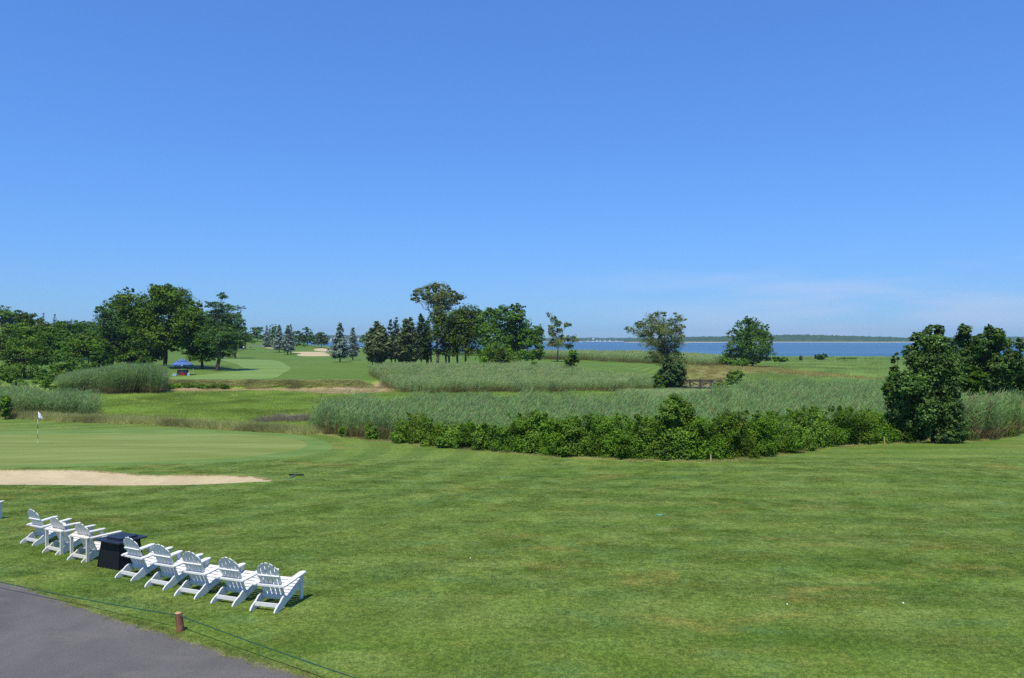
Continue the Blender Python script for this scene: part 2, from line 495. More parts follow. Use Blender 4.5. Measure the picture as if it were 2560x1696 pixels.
def dist_poly(pts, poly):
    d = np.full(len(pts), 1e9); q = np.roll(poly, -1, 0)
    for a, b in zip(poly, q):
        ab = b - a; t = np.clip(((pts - a) @ ab) / (ab @ ab + 1e-9), 0, 1)
        d = np.minimum(d, np.hypot(*(pts - a - t[:, None] * ab).T))
    return d

near_b = (np.abs(cv[:, 0]) < 80) & (cv[:, 1] < 60)
for poly, dep, w in ((Z_bunker, 0.34, 1.0),):
    ii = np.where(near_b)[0]
    ins = in_poly(cv[ii, 0], cv[ii, 1], poly); ii = ii[ins]
    cz[ii] -= dep * np.clip(dist_poly(cv[ii], poly) / w, 0, 1)
ii = np.where(in_poly(cv[:, 0], cv[:, 1], Z_path))[0]
cz[ii] -= 0.02 * np.clip(dist_poly(cv[ii], Z_path) / 0.12, 0, 1)

cen = cv[cf].mean(1)
zid = np.full(len(cf), -1)
for k in range(len(zones) - 1, -1, -1):
    zid[in_poly(cen[:, 0], cen[:, 1], zones[k][1])] = k

M = {}
M["lawn"] = turf_mat("mown_lawn")
M["blade"] = turf_mat("lawn_blades", True)
M["green"] = grass_mat("putting_turf", (0.155, 0.205, 0.045), (0.200, 0.255, 0.072), (0.10, 0.55), 30, stripes=(1.2, 1.6, 0.12))
M["collar"] = grass_mat("collar_turf", (0.108, 0.182, 0.038), (0.142, 0.222, 0.058), (0.3, 0.8), 30)
M["fair"] = grass_mat("fairway_turf", (0.132, 0.220, 0.050), (0.162, 0.248, 0.068), (0.02, 0.12), 4)
M["rough"] = grass_mat("golf_turf", (0.090, 0.162, 0.020), (0.122, 0.200, 0.034), (0.03, 0.06), 3, stripes=(0.6, 3.4, 0.5))
M["marsh"] = grass_mat("marsh_turf", (0.165, 0.238, 0.040), (0.225, 0.290, 0.060), (0.05, 0.12), 5, (0.30, 0.32, 0.03), (0.58, 0.72))
M["dry"] = grass_mat("dry_turf", (0.16, 0.19, 0.045), (0.24, 0.20, 0.075), (0.12, 0.3), 5, (0.10, 0.17, 0.03), (0.5, 0.7))
M["mud"] = plain("mud", (0.045, 0.038, 0.035), 0.5, 0.4)

m, nt, out = new_mat("bunker_sand")
p = pos(nt); n1 = noise(nt, p, 0.7, 4, 0.6); n2 = noise(nt, p, 60, 3, 0.7)
rk = noise(nt, mapping(nt, p, (2.0, 9.0, 1), (0, 0, 0.35)), 1.0, 3, 0.6, 1.2)
c = mixc(nt, mapr(nt, n1, 0.3, 0.7), (0.43, 0.355, 0.215), (0.50, 0.420, 0.268))
c = mixc(nt, mapr(nt, n2, 0.35, 0.75, 0, 0.35), c, (0.33, 0.25, 0.16))
finish(nt, out, c, 0.95, 0.1, bump(nt, rk, 0.9, 0.08)); M["sand"] = m

m, nt, out = new_mat("thatch")
p = pos(nt); n1 = noise(nt, mapping(nt, p, (0.6, 2.0, 1), (0, 0, 0.3)), 1.0, 5, 0.7, 1.0); n2 = noise(nt, p, 9, 4, 0.75, 1.5)
c = mixc(nt, mapr(nt, n1, 0.3, 0.7), (0.34, 0.25, 0.14), (0.48, 0.37, 0.225))
c = mixc(nt, mapr(nt, n2, 0.45, 0.7, 0, 0.7), c, (0.16, 0.12, 0.06))
finish(nt, out, c, 0.9, 0.1, bump(nt, n2, 0.8, 0.2)); M["thatch"] = m

m, nt, out = new_mat("asphalt")
p = pos(nt); n1 = noise(nt, p, 0.35, 4, 0.6, 0.4); n2 = noise(nt, p, 90, 3, 0.75); n3 = noise(nt, p, 1.6, 4, 0.6)
c = mixc(nt, mapr(nt, n1, 0.32, 0.68), (0.100, 0.096, 0.090), (0.137, 0.131, 0.122))
c = mixc(nt, mapr(nt, n3, 0.58, 0.78, 0, 0.5), c, (0.082, 0.082, 0.084))
n4 = noise(nt, p, 35, 2, 0.6); st = noise(nt, mapping(nt, p, (0.5, 1.6, 1), (0, 0, 0.5), (4, 2, 0)), 1.0, 4, 0.6)
c = mixc(nt, mapr(nt, st, 0.52, 0.72, 0, 0.55), c, (0.155, 0.146, 0.132))
c = mixc(nt, mapr(nt, n2, 0.35, 0.7), mixc(nt, 1.0, c, (0.62, 0.62, 0.62), 'MULTIPLY'), mixc(nt, 1.0, c, (1.35, 1.35, 1.35), 'MULTIPLY'))
c = mixc(nt, mapr(nt, n4, 0.66, 0.74, 0, 0.5), c, (0.27, 0.25, 0.22))
finish(nt, out, c, 0.85, 0.25, bump(nt, n2, 0.5, 0.01)); M["asphalt"] = m
M["cart"] = plain("cart_path_gravel", (0.33, 0.30, 0.26), 0.9)

zmat = {"asphalt_path": "asphalt", "bunker": "sand", "putting_green": "green", "green_collar": "collar", "cart_path": "cart", "lawn": "lawn", "far_bunker": "sand",
        "fairway": "fair", "dry_meadow": "dry", "thatch_bank": "thatch", "marsh_mud": "mud", "golf_rough": "rough", "marsh_ground": "marsh"}
for k in range(-1, len(zones)):
    sel = cf[zid == k]
    if len(sel) == 0: continue
    nm = zones[k][0] if k >= 0 else "marsh_ground"
    u, inv = np.unique(sel, return_inverse=True)
    vv = np.c_[cv[u], cz[u]]
    fc = inv.reshape(-1, 3)
    a, b, c_ = (vv[fc[:, i]][:, :2] for i in range(3))
    fl = np.cross(b - a, c_ - a) < 0
    fc[fl] = fc[fl][:, ::-1]
    o = mesh_obj(nm, vv, fc, M[zmat[nm]], None, True)
    tag(o, kind="structure")

# ------------------------------------------------------------------ water and far shores
m, nt, out = new_mat("bay_water")
p = pos(nt)
w1 = noise(nt, mapping(nt, p, (0.35, 0.8, 1), (0, 0, 0.2)), 1.0, 4, 0.6, 0.4)
w2 = noise(nt, mapping(nt, p, (0.02, 0.05, 1), (0, 0, 0.1)), 1.0, 3, 0.6)
wb = noise(nt, mapping(nt, p, (0.0009, 0.012, 1), (0, 0, 0.03)), 1.0, 4, 0.6)
c = mixc(nt, mapr(nt, wb, 0.35, 0.65), (0.032, 0.100, 0.185), (0.066, 0.155, 0.250))
b = finish(nt, out, c, 0.35, 0.12, bump(nt, w1, 1.0, 0.5)); M["water"] = m
M["creek"] = plain("creek_water", (0.020, 0.022, 0.018), 0.12, 0.5)
ys = np.geomspace(187, 5200, 40); xs = np.linspace(-1, 1, 25)
vv = [(a * (y * 1.0 + 600), y, WATER_Z) for y in ys for a in xs]
ff = np.array([(i * 25 + j, i * 25 + j + 1, (i + 1) * 25 + j + 1, (i + 1) * 25 + j) for i in range(39) for j in range(24)])
tag(mesh_obj("water", vv, ff, M["water"], None, True), kind="structure")

m, nt, out = new_mat("far_woods")
p = pos(nt); n1 = noise(nt, p, 0.035, 5, 0.7); n2 = noise(nt, p, 0.16, 3, 0.7)
c = mixc(nt, mapr(nt, n1, 0.3, 0.7), (0.022, 0.060, 0.014), (0.055, 0.110, 0.028))
finish(nt, out, c, 0.9, 0.1, bump(nt, n2, 1.0, 6.0)); M["far_woods"] = m
M["beach"] = plain("far_beach", (0.42, 0.38, 0.30), 0.9)

def shore(name, label, px0, px1, depth0, depth1, tops, seed, thick=420):
    """far wooded shore: a bumpy canopy mass with depth, on a thin beach"""
    g = np.random.default_rng(seed); n = 420; rows = 12
    a = np.linspace((px0 - CX) / F, (px1 - CX) / F, n)
    d0 = np.linspace(depth0, depth1, n) + 60 * np.sin(np.linspace(0, 9, n) + seed)
    top = np.interp(np.linspace(px0, px1, n), [t[0] for t in tops], [t[1] for t in tops])
    base_h = np.maximum((HY - top) / F * d0 + CH - WATER_Z, 0.2)
    kern = np.ones(5) / 5
    vv = []; 
    for r in range(rows):
        t = r / (rows - 1)
        bump_ = np.convolve(g.normal(0, 1, n), kern, 'same') * 2.6 + g.normal(0, 1.0, n)
        prof = np.clip(0.45 + 0.75 * t, 0, 1) if r > 0 else 0.0
        d = d0 + thick * t ** 1.5
        hh = base_h * prof * (d / d0 if r > 0 else 1) + (bump_ * np.clip(base_h / 18, 0.05, 1) if r > 0 else 0)
        if r == rows - 1: hh = np.zeros(n) - 1
        vv += list(zip(a * d0 * (d / d0), d, WATER_Z + np.maximum(hh, -0.5) + (0.5 if r == 0 else 0)))
    ff = np.array([(i * n + j, i * n + j + 1, (i + 1) * n + j + 1, (i + 1) * n + j) for i in range(rows - 1) for j in range(n - 1)])
    o = mesh_obj(name, vv, ff, M["far_woods"], None, False)
    tag(o, label, "woods", None, "stuff")
    # beach strip
    bv = []
    for i in range(n):
        w = min(1.0, base_h[i] / 8)
        bv += [(a[i] * (d0[i] - 25), d0[i] - 25, WATER_Z + 0.02), (a[i] * d0[i], d0[i], WATER_Z + 1.8 * w + 0.05)]
    bf = np.array([(2 * i, 2 * i + 2, 2 * i + 3, 2 * i + 1) for i in range(n - 1)])
    tag(mesh_obj("far_beach", bv, bf, M["beach"]), kind="structure")

ys = np.linspace(92, 186, 20); vv = []
for y in ys: vv += [(28.5 + 2 * math.sin(y * .06) - 4, y, WATER_Z + .0), (28.5 + 2 * math.sin(y * .06) + 4, y, WATER_Z + .0)]
tag(mesh_obj("creek_water", vv, np.array([(2 * i, 2 * i + 1, 2 * i + 3, 2 * i + 2) for i in range(19)]), M["creek"], None, True), kind="structure")
shore("far_woods", "low blue-green wooded shore across the bay on the right", 1560, 2320, 2450, 2600,
      [(1560, 853), (1600, 848), (1700, 844.5), (1800, 843), (1900, 841), (1960, 838.5), (2080, 840), (2150, 842), (2230, 844), (2320, 850)], 3)
shore("far_woods", "faint distant wooded shore behind the tall airy tree, dotted with houses", 300, 1700, 3500, 3700,
      [(300, 838), (800, 839), (950, 840), (1300, 845), (1400, 846.5), (1450, 846), (1600, 846), (1700, 850)], 5)
shore("far_woods", "faint distant wooded shore at the right edge of the bay", 2150, 3300, 3600, 3500,
      [(2150, 849), (2250, 846), (2350, 844), (2500, 843), (2700, 841), (3300, 840)], 9)

# ------------------------------------------------------------------ instanced ground cover (stuff)
def scatter_group():
    g = bpy.data.node_groups.new("scatter", "GeometryNodeTree")
    g.interface.new_socket("Geometry", in_out='INPUT', socket_type='NodeSocketGeometry')
    g.interface.new_socket("Collection", in_out='INPUT', socket_type='NodeSocketCollection')
    g.interface.new_socket("Geometry", in_out='OUTPUT', socket_type='NodeSocketGeometry')
    gi = g.nodes.new("NodeGroupInput"); go = g.nodes.new("NodeGroupOutput")
    ci = g.nodes.new("GeometryNodeCollectionInfo"); ci.inputs["Separate Children"].default_value = True; ci.inputs["Reset Children"].default_value = True
    ip = g.nodes.new("GeometryNodeInstanceOnPoints"); ip.inputs["Pick Instance"].default_value = True
    def attr(nm, t):
        n = g.nodes.new("GeometryNodeInputNamedAttribute"); n.data_type = t; n.inputs["Name"].default_value = nm; return n.outputs["Attribute"]
    g.links.new(gi.outputs[0], ip.inputs["Points"]); g.links.new(gi.outputs[1], ci.inputs["Collection"])
    g.links.new(ci.outputs[0], ip.inputs["Instance"])
    g.links.new(attr("idx", 'INT'), ip.inputs["Instance Index"])
    g.links.new(attr("rot", 'FLOAT_VECTOR'), ip.inputs["Rotation"])
    g.links.new(attr("scl", 'FLOAT_VECTOR'), ip.inputs["Scale"])
    g.links.new(ip.outputs[0], go.inputs[0])
    return g
SCG = scatter_group()

def scatter(name, label, cat, pts, tiles, scl, tilt=0.0, rotz=True):
    pts = np.asarray(pts, float); n = len(pts)
    me = bpy.data.meshes.new(name)
    me.vertices.add(n); me.vertices.foreach_set("co", pts.astype(np.float32).ravel())
    a = me.attributes.new("idx", 'INT', 'POINT'); a.data.foreach_set("value", R.integers(0, 64, n).astype(np.int32))
    rot = np.c_[R.normal(0, tilt, n), R.normal(0, tilt, n), R.uniform(0, 2 * math.pi, n) if rotz else R.normal(0, 0.25, n)]
    a = me.attributes.new("rot", 'FLOAT_VECTOR', 'POINT'); a.data.foreach_set("vector", rot.astype(np.float32).ravel())
    a = me.attributes.new("scl", 'FLOAT_VECTOR', 'POINT'); a.data.foreach_set("vector", np.asarray(scl, np.float32).reshape(n, 3).ravel())
    o = bpy.data.objects.new(name, me); COL.objects.link(o)
    md = o.modifiers.new("scatter", 'NODES'); md.node_group = SCG
    for it in SCG.interface.items_tree:
        if it.name == "Collection": md[it.identifier] = tiles
    return tag(o, label, cat, None, "stuff")

def tile_set(name, builder, count):
    c = bpy.data.collections.new(name)
    for i in range(count):
        v, f, t, mat = builder(i)
        me = bpy.data.meshes.new(name); me.from_pydata(v.tolist(), [], f.tolist()); me.update()
        at = me.attributes.new("tint", 'FLOAT', 'FACE'); at.data.foreach_set("value", np.asarray(t, np.float32))
        me.materials.append(mat)
        c.objects.link(bpy.data.objects.new(name, me))
    return c

def ribbons(base, direc, length, width, droop, seg, g, side=None):
    """bent tapering blades: base (n,3), direc (n,3) unit, returns verts, quads"""
    n = len(base)
    if side is None:
        side = np.cross(direc, g.normal(size=(n, 3)))
    side /= np.linalg.norm(side, axis=1)[:, None] + 1e-9
    vs = []
    for k in range(seg + 1):
        t = k / seg
        c = base + direc * (length * t)[:, None] - np.array([0, 0, 1.0]) * (droop * length * t * t)[:, None]
        w = width * (1 - t) ** 0.7 * (0.55 + 0.45 * min(1, t * 3)) + 0.0008
        vs += [c - side * (w / 2)[:, None], c + side * (w / 2)[:, None]]
    v = np.stack(vs, 1).reshape(-1, 3)
    m_ = 2 * (seg + 1)
    q = []
    for k in range(seg): q.append(np.c_[2 * k, 2 * k + 1, 2 * k + 3, 2 * k + 2])
    q = np.concatenate(q)
    f = (np.arange(n)[:, None, None] * m_ + q[None]).reshape(-1, 4)
    return v, f

def blades_tile(size, n, h, w, mat, lean=0.35, wind=(0, 0)):
    def b(i):
        g = np.random.default_rng(100 + i)
        base = np.c_[g.uniform(-size / 2, size / 2, (n, 2)), np.full(n, -0.01)]
        d = np.c_[g.normal(wind[0], lean, n), g.normal(wind[1], lean, n), np.ones(n)]
        d /= np.linalg.norm(d, axis=1)[:, None]
        L = h * g.uniform(0.55, 1.15, n)
        v, f = ribbons(base, d, L, np.full(n, w) * g.uniform(.7, 1.3, n), g.uniform(0, .45, n), 1, g)
        return v, f, g.uniform(0, 1, n), mat
    return b

def reed_tile(size, n, h, mats, wind=0.18, plume=0.35):
    def b(i):
        g = np.random.default_rng(300 + i)
        V, Fc, T = [], [], []; off = 0
        def put(v, f, t):
            nonlocal off
            V.append(v); Fc.append(f + off); T.append(t); off += len(v)
        bx = g.uniform(-size / 2, size / 2, (n, 2)); hh = h * g.uniform(0.72, 1.08, n)
        lean = np.c_[g.normal(wind, .07, n), g.normal(0, .07, n), np.ones(n)]; lean /= np.linalg.norm(lean, axis=1)[:, None]
        base = np.c_[bx, np.full(n, -0.05)]
        dead = g.uniform(size=n) < .09
        v, f = ribbons(base, lean, hh, np.full(n, .018), np.zeros(n), 1, g); put(v, f, np.full(n, -0.25))
        for k in range(9):
            t = 0.22 + 0.74 * k / 8 + g.uniform(-.05, .05, n)
            az = g.normal(0.0, 1.25, n) + math.pi * g.integers(0, 2, n) * (k % 2)
            up = g.uniform(0.8, 2.0, n)
            d = np.c_[np.cos(az), np.sin(az), up]; d /= np.linalg.norm(d, axis=1)[:, None]
            L = g.uniform(.34, .62, n) * (h / 2.6) ** 0.5
            v, f = ribbons(base + lean * (hh * t)[:, None], d, L, g.uniform(.022, .040, n), g.uniform(.12, .5, n), 2, g)
            tt = np.clip(0.06 + t * 0.8 + g.normal(0, .14, n), 0.05, 1)
            tt = np.where(dead, -0.2, tt)
            tt = np.where((t < .36) & (g.uniform(size=n) < .65), -0.2, tt)
            put(v, f, np.repeat(tt, 2))
        s = np.where(g.uniform(size=n) < plume)[0]
        if len(s):
            d = lean[s] + np.c_[np.full(len(s), .35), g.normal(0, .1, len(s)), np.zeros(len(s))]; d /= np.linalg.norm(d, axis=1)[:, None]
            v, f = ribbons(base[s] + lean[s] * hh[s][:, None] * .98, d, np.full(len(s), .30), np.full(len(s), .06), np.full(len(s), .3), 2, g)
            put(v, f, np.full(len(f), 1.6))
        return np.concatenate(V), np.concatenate(Fc), np.concatenate(T), mats
    return b

def reed_mat(name, low, c1, c2, plume):
    m, nt, out = new_mat(name)
    a = N(nt, "Attribute"); a.attribute_name = "tint"; f = a.outputs["Fac"]
    c = mixc(nt, mapr(nt, f, 0.05, 0.8), c1, c2)
    c = mixc(nt, mapr(nt, f, 0.02, -0.1), c, low)
    c = mixc(nt, mapr(nt, f, 1.3, 1.5), c, plume)
    p = pos(nt)
    nd = noise(nt, mapping(nt, p, (1, 1, 0.15), (0, 0, 0), (20, 3, 0)), 0.45, 3, 0.65)
    c = mixc(nt, mapr(nt, nd, 0.42, 0.66, 0, 0.75), c, mixc(nt, 1.0, c, (0.56, 0.68, 0.58), 'MULTIPLY'))
    n = noise(nt, p, 0.28, 3, 0.6)
    c = mixc(nt, mapr(nt, n, 0.35, 0.68, 0, 0.7), c, mixc(nt, 1.0, c, (1.25, 1.20, 0.95), 'MULTIPLY'))
    finish(nt, out, c, 0.6, 0.12, transl=0.35)
    return m

M["reed"] = reed_mat("reed_leaves", (0.27, 0.20, 0.10), (0.078, 0.178, 0.042), (0.245, 0.405, 0.150), (0.33, 0.27, 0.17))
M["reed2"] = reed_mat("young_reed_leaves", (0.25, 0.19, 0.09), (0.155, 0.255, 0.075), (0.300, 0.435, 0.180), (0.32, 0.27, 0.18))
M["meadow"] = leaf_mat("meadow_blades", (0.150, 0.235, 0.055), (0.280, 0.355, 0.115), 0.35, 0.10, 0.3)
M["palemeadow"] = leaf_mat("pale_meadow_blades", (0.185, 0.280, 0.100), (0.300, 0.390, 0.180), 0.35, 0.06, 0.25)
M["straw"] = leaf_mat("straw_blades", (0.13, 0.16, 0.04), (0.36, 0.29, 0.19), 0.25, 0.5, 0.3)
M["deadbrush"] = leaf_mat("dead_brush", (0.10, 0.085, 0.085), (0.24, 0.21, 0.215), 0.1, 0.8, 0.2)

T_lawn = tile_set("lawn_tile", blades_tile(0.62, 520, 0.036, 0.0075, M["blade"]), 4)
T_tuft = tile_set("tuft_tile", blades_tile(0.22, 60, 0.075, 0.007, M["blade"], 0.5), 3)
M["path_straw"] = leaf_mat("path_edge_straw", (0.16, 0.19, 0.06), (0.42, 0.36, 0.25), 0.3, 1.5, 0.25)
T_straw_tuft = tile_set("straw_tuft_tile", blades_tile(0.25, 45, 0.06, 0.007, M["path_straw"], 0.8), 3)
T_reed = tile_set("reed_tile", reed_tile(1.3, 32, 2.6, M["reed"], 0.13, 0.22), 5)
T_reed2 = tile_set("young_reed_tile", reed_tile(1.6, 38, 1.9, M["reed2"], 0.12, 0.15), 4)
T_meadow = tile_set("meadow_tile", blades_tile(1.7, 420, 0.34, 0.022, M["meadow"], 0.4, (.15, 0)), 4)
T_pale = tile_set("pale_meadow_tile", blades_tile(2.6, 420, 0.9, 0.045, M["palemeadow"], 0.3, (.2, 0)), 4)
T_straw = tile_set("straw_tile", blades_tile(1.0, 240, 0.75, 0.022, M["straw"], 0.35, (.1, 0)), 4)
M["roughgrass"] = leaf_mat("rough_grass_blades", (0.125, 0.185, 0.055), (0.430, 0.375, 0.260), 0.35, 0.25, 0.3)
T_rough = tile_set("rough_grass_tile", blades_tile(1.0, 240, 0.75, 0.022, M["roughgrass"], 0.45, (.1, 0)), 4)
M["thatch_straw"] = leaf_mat("thatch_straw", (0.25, 0.205, 0.155), (0.42, 0.355, 0.27), 0.2, 0.6, 0.25)
T_mat = tile_set("thatch_tile", blades_tile(1.6, 200, 1.1, 0.035, M["thatch_straw"], 2.2), 4)
T_brush = tile_set("brush_tile", blades_tile(1.1, 260, 0.75, 0.018, M["deadbrush"], 0.7), 3)

def spread(n_try, a0, a1, d0, d1, keep=None):
    """random points over a wedge of ground, even per area"""
    u = R.uniform(size=n_try)
    d = np.sqrt(d0 ** 2 + u * (d1 ** 2 - d0 ** 2)); a = R.uniform(a0, a1, n_try)
    x, y = a * d, d
    k = np.ones(n_try, bool) if keep is None else keep(x, y)
    x, y = x[k], y[k]
    return np.c_[x, y, ground(x, y)]

def scl3(n, lo, hi, zlo=None, zhi=None):
    s = R.uniform(lo, hi, n); z = s if zlo is None else R.uniform(zlo, zhi, n)
    return np.c_[s, s, z]

# mown grass blades close to the camera, thinning out with distance
def lawn_keep(x, y):
    pts = np.c_[x, y]
    ok = ~in_poly(x, y, Z_path) & ~in_poly(x, y, Z_collar) & ~in_poly(x, y, Z_bunker) & (y < edge_depth(x, y) - .6)
    near = np.where(ok & (x < 3) & (y < 24))[0]
    dd = dist_poly(pts[near], path_w); ok[near[dd < 0.33]] = False
    nb = np.where(ok & (x < -6) & (y > 24) & (y < 42))[0]
    dd = dist_poly(pts[nb], Z_bunker); ok[nb[dd < 0.33]] = False
    return ok & (R.uniform(size=len(x)) < np.clip(1.25 - (y - 12) / 30, 0.0, 1))
pl = spread(15000, -0.82, 0.82, 9.5, 41, lawn_keep)
scatter("lawn_grass", "short mown green grass blades of the near lawn", "grass", pl, T_lawn, scl3(len(pl), .9, 1.15, .8, 1.15))
seg = smooth_loop(path_w, 8, False)
k = R.integers(0, len(seg), 700); q = seg[k] + R.normal(0, .05, (700, 2)) + np.array([0.05, 0.09])
q = q[(q[:, 1] < 30) & (q[:, 1] > 8)]
scatter("path_edge_grass", "ragged grass tufts along the asphalt edge", "grass", np.c_[q, ground(q[:, 0], q[:, 1])], T_tuft, scl3(len(q), .5, .9, .25, .5))
k = R.integers(0, len(seg), 800); q = seg[k] + R.normal(0, .045, (800, 2)) + np.array([0.03, 0.05])
q = q[(q[:, 1] < 30) & (q[:, 1] > 8)]
scatter("path_edge_straw", "dry straw-coloured grass scraps at the asphalt edge", "grass", np.c_[q, ground(q[:, 0], q[:, 1])], T_straw_tuft, scl3(len(q), .5, 1.1, .25, .6))

bb = smooth_loop(Z_bunker, 6); bb = bb[:int(len(bb) * .56)]; q = bb[R.integers(0, len(bb), 900)] + R.normal(0, .05, (900, 2)); q = q[(q[:, 1] > 20) & (np.abs(q[:, 0]) < 30)]
scatter("bunker_lip_grass", "brown-tipped grass overhanging the near bunker's lip", "grass", np.c_[q, ground(q[:, 0], q[:, 1]) - .01], T_straw_tuft, scl3(len(q), .7, 1.2, .5, 1.1))
# reeds
def ang(px): return (px - CX) / F
def wob(x, y):
    """slow height and density waves through a reed bed, 0..1"""
    return np.clip(.5 + .22 * np.sin(x * 1.3 + .7 * np.sin(y * .9)) + .2 * np.sin(y * 1.1 + x * .45 + 1) + .16 * np.sin(x * 2.9 - y * 1.7), 0, 1)
def reed_scale(p, lo, hi):
    s = R.uniform(.9, 1.15, len(p))
    return np.c_[s, s, (lo + (hi - lo) * wob(p[:, 0], p[:, 1])) * R.uniform(.93, 1.07, len(p))]
def main_bed(x, y):
    a = x / y; e = edge_depth(x, y)
    back = np.interp(a, [ang(775), ang(900), ang(1560), ang(1700), ang(1900), ang(2300)], [66, 73, 76, 71, 96, 100]) + 1.2 * np.sin(a * 60)
    front = e + np.interp(a, [ang(775), ang(900), ang(1050), ang(1300), ang(2300)], [0.8, 1.0, 1.8, 3.0, 3.6])
    return (y > front) & (y < back) & (a > ang(778) + 0.006 * np.sin(y * .7)) & (np.abs(x - 28.5) > 1.5 - 99 * (y < 97))
p_ = spread(5200, ang(770), ang(2300), 38, 102, main_bed); p_ = p_[R.uniform(size=len(p_)) < .45 + .75 * wob(p_[:, 0] * 1.3 + 5, p_[:, 1])]
scatter("reed_bed", "broad bed of tall blue-green reeds behind the shrub hedgerow", "reeds", p_, T_reed, reed_scale(p_, .84, 1.16), .04, False)
def mid_bed(x, y):
    a = x / y
    front = np.interp(a, [ang(930), ang(960), ang(1000), ang(1560), ang(1640)], [135, 122, 111, 112, 116])
    back = np.interp(a, [ang(930), ang(1000), ang(1350), ang(1480), ang(1640)], [146, 150, 150, 134, 122])
    return (y > front) & (y < back) & (x < 24)
p_ = spread(2600, ang(930), ang(1640), 108, 152, mid_bed)
scatter("reed_bed", "paler band of shorter reeds in front of the central tree group", "reeds", p_, T_reed2, reed_scale(p_, .78, 1.1), .04, False)
p_ = spread(1800, ang(1540), ang(1900), 70, 116, lambda x, y: (R.uniform(size=len(x)) < np.clip((x / y - ang(1540)) / .035, 0, 1)) & (y > 70 + 2 * np.sin(x)) & (y < np.interp(x / y, [ang(1540), ang(1690), ang(1800), ang(1900)], [108, 112, 110, 112])) & (np.abs(x - 28.5 - 2 * np.sin(y * .06)) > 1.3))
scatter("reed_bed", "low young reeds in front of the footbridge", "reeds", p_, T_reed2, np.c_[scl3(len(p_), 1., 1.25)[:, :2], np.interp(p_[:, 1], [70, 85, 112], [.75, .55, .40]) * R.uniform(.8, 1.15, len(p_))], .04, False)
def left_bed_b(x, y):
    a = x / y
    return (y > edge_depth(x, y) + np.interp(a, [ang(0), ang(232)], [0.8, 6.0])) & (y < np.interp(a, [ang(-300), ang(0), ang(100), ang(232)], [100, 91, 84, 78])) & (a < ang(232) - .003 * np.sin(y))
p_ = spread(2200, ang(-260), ang(234), 50, 104, left_bed_b)
scatter("reed_bed", "dense dark green reeds at the left edge, nearest the flag", "reeds", p_, T_reed, reed_scale(p_, .76, 1.08), .04, False)
def left_bed_a(x, y):
    a = x / y
    return (y > 109 + 1.2 * np.sin(a * 90)) & (y < 118.3) & (a < ang(402))
p_ = spread(1500, ang(150), ang(408), 107, 120, left_bed_a)
hs = np.interp(p_[:, 0] / p_[:, 1], [ang(140), ang(210), ang(300), ang(385), ang(405)], [.8, 1.15, 1.42, 1.45, 1.2])
scatter("reed_bed", "tall grey-green reed stand below the big oak trees", "reeds", p_, T_reed, np.c_[scl3(len(p_), 1.0, 1.3)[:, :2], hs * R.uniform(.88, 1.08, len(p_))], .03, False)
def far_strip(x, y):
    a = x / y
    return (y > np.interp(a, [ang(1280), ang(1450), ang(1600), ang(1760), ang(1800)], [238, 226, 200, 176, 190])) & (y < np.interp(a, [ang(1280), ang(1500), ang(1800)], [262, 250, 235]))
p_ = spread(2400, ang(1280), ang(1800), 172, 265, far_strip)
scatter("reed_bed", "far strip of grey-green reeds along the bay behind the mown green", "reeds", p_, T_reed2, scl3(len(p_), 1.3, 1.7, 1.0, 1.35), .03, False)
def right_clump(x, y):
    a = x / y; e = edge_depth(x, y)
    return (y > e + 0.7) & (y < e + 5.5 - 30 * np.maximum(a - ang(2500), 0)) & (a > ang(2395)) & (a < ang(2538))
p_ = spread(900, ang(2390), ang(2540), 42, 62, right_clump)
scatter("reed_bed", "bushy clump of tall reeds at the right end of the hedgerow", "reeds", p_, T_reed, scl3(len(p_), .9, 1.15, 1.0, 1.22), .05, False)
# beyond the main bed on the right: low pale reeds and meadow down to the bay
p_ = spread(5200, ang(1760), ang(2700), 104, 330, lambda x, y: (y < 330) & ~in_poly(x, y, Z_dry) & (x > 33 + 0.0 * y) & (y > np.interp(x / y, [ang(1760), ang(1850), ang(1950)], [150, 122, 101])))
scatter("marsh_meadow", "pale green marsh grass reaching down to the bay on the right", "grass", p_, T_pale, scl3(len(p_), 1.0, 1.5, .8, 1.25))
# low marsh meadow left of the reeds
p_ = spread(3600, ang(150), ang(1560), 62, 119, lambda x, y: (y > edge_depth(x, y) + 2.5) & (y < 117) & ~in_poly(x, y, Z_thatch) & ~in_poly(x, y, Z_mud))
scatter("marsh_meadow", "bright green salt marsh grass between the reeds on the left", "grass", p_, T_meadow, scl3(len(p_), .95, 1.25, .7, 1.2))
p_ = spread(700, ang(380), ang(985), 108, 122, lambda x, y: in_poly(x, y, Z_thatch))
scatter("thatch_litter", "matted tan dead reed stalks below the fairway bank", "thatch", p_, T_mat, scl3(len(p_), .9, 1.2, .25, .5))
# dry grass fringe along the lawn edge by the putting green
def fringe(x, y): 
    e = edge_depth(x, y); return (y > e - 0.1) & (y < e + 2.2)
p_ = spread(15000, ang(-150), ang(785), 48, 80, fringe)
scatter("dry_grass_fringe", "tan and green rough grass fringe behind the putting green", "grass", p_, T_rough, scl3(len(p_), .8, 1.2, .7, 1.25))
p_ = spread(9000, ang(785), ang(2530), 36, 64, lambda x, y: (np.abs(y - edge_depth(x, y) - .25) < .35))
scatter("dry_grass_fringe", "thin straw fringe at the foot of the shrub hedgerow", "grass", p_, T_rough, scl3(len(p_), .4, .7, .10, .30))
p_ = spread(3000, ang(380), ang(930), 117, 124, lambda x, y: (y > 119.9 + .4 * np.sin(x)) & (y < 122.2))
scatter("bank_grass", "rough green and brown grass along the far fairway bank", "grass", p_, T_rough, scl3(len(p_), .9, 1.3, .22, .5))
p_ = spread(1500, ang(1650), ang(2240), 100, 215, lambda x, y: in_poly(x, y, Z_dry))
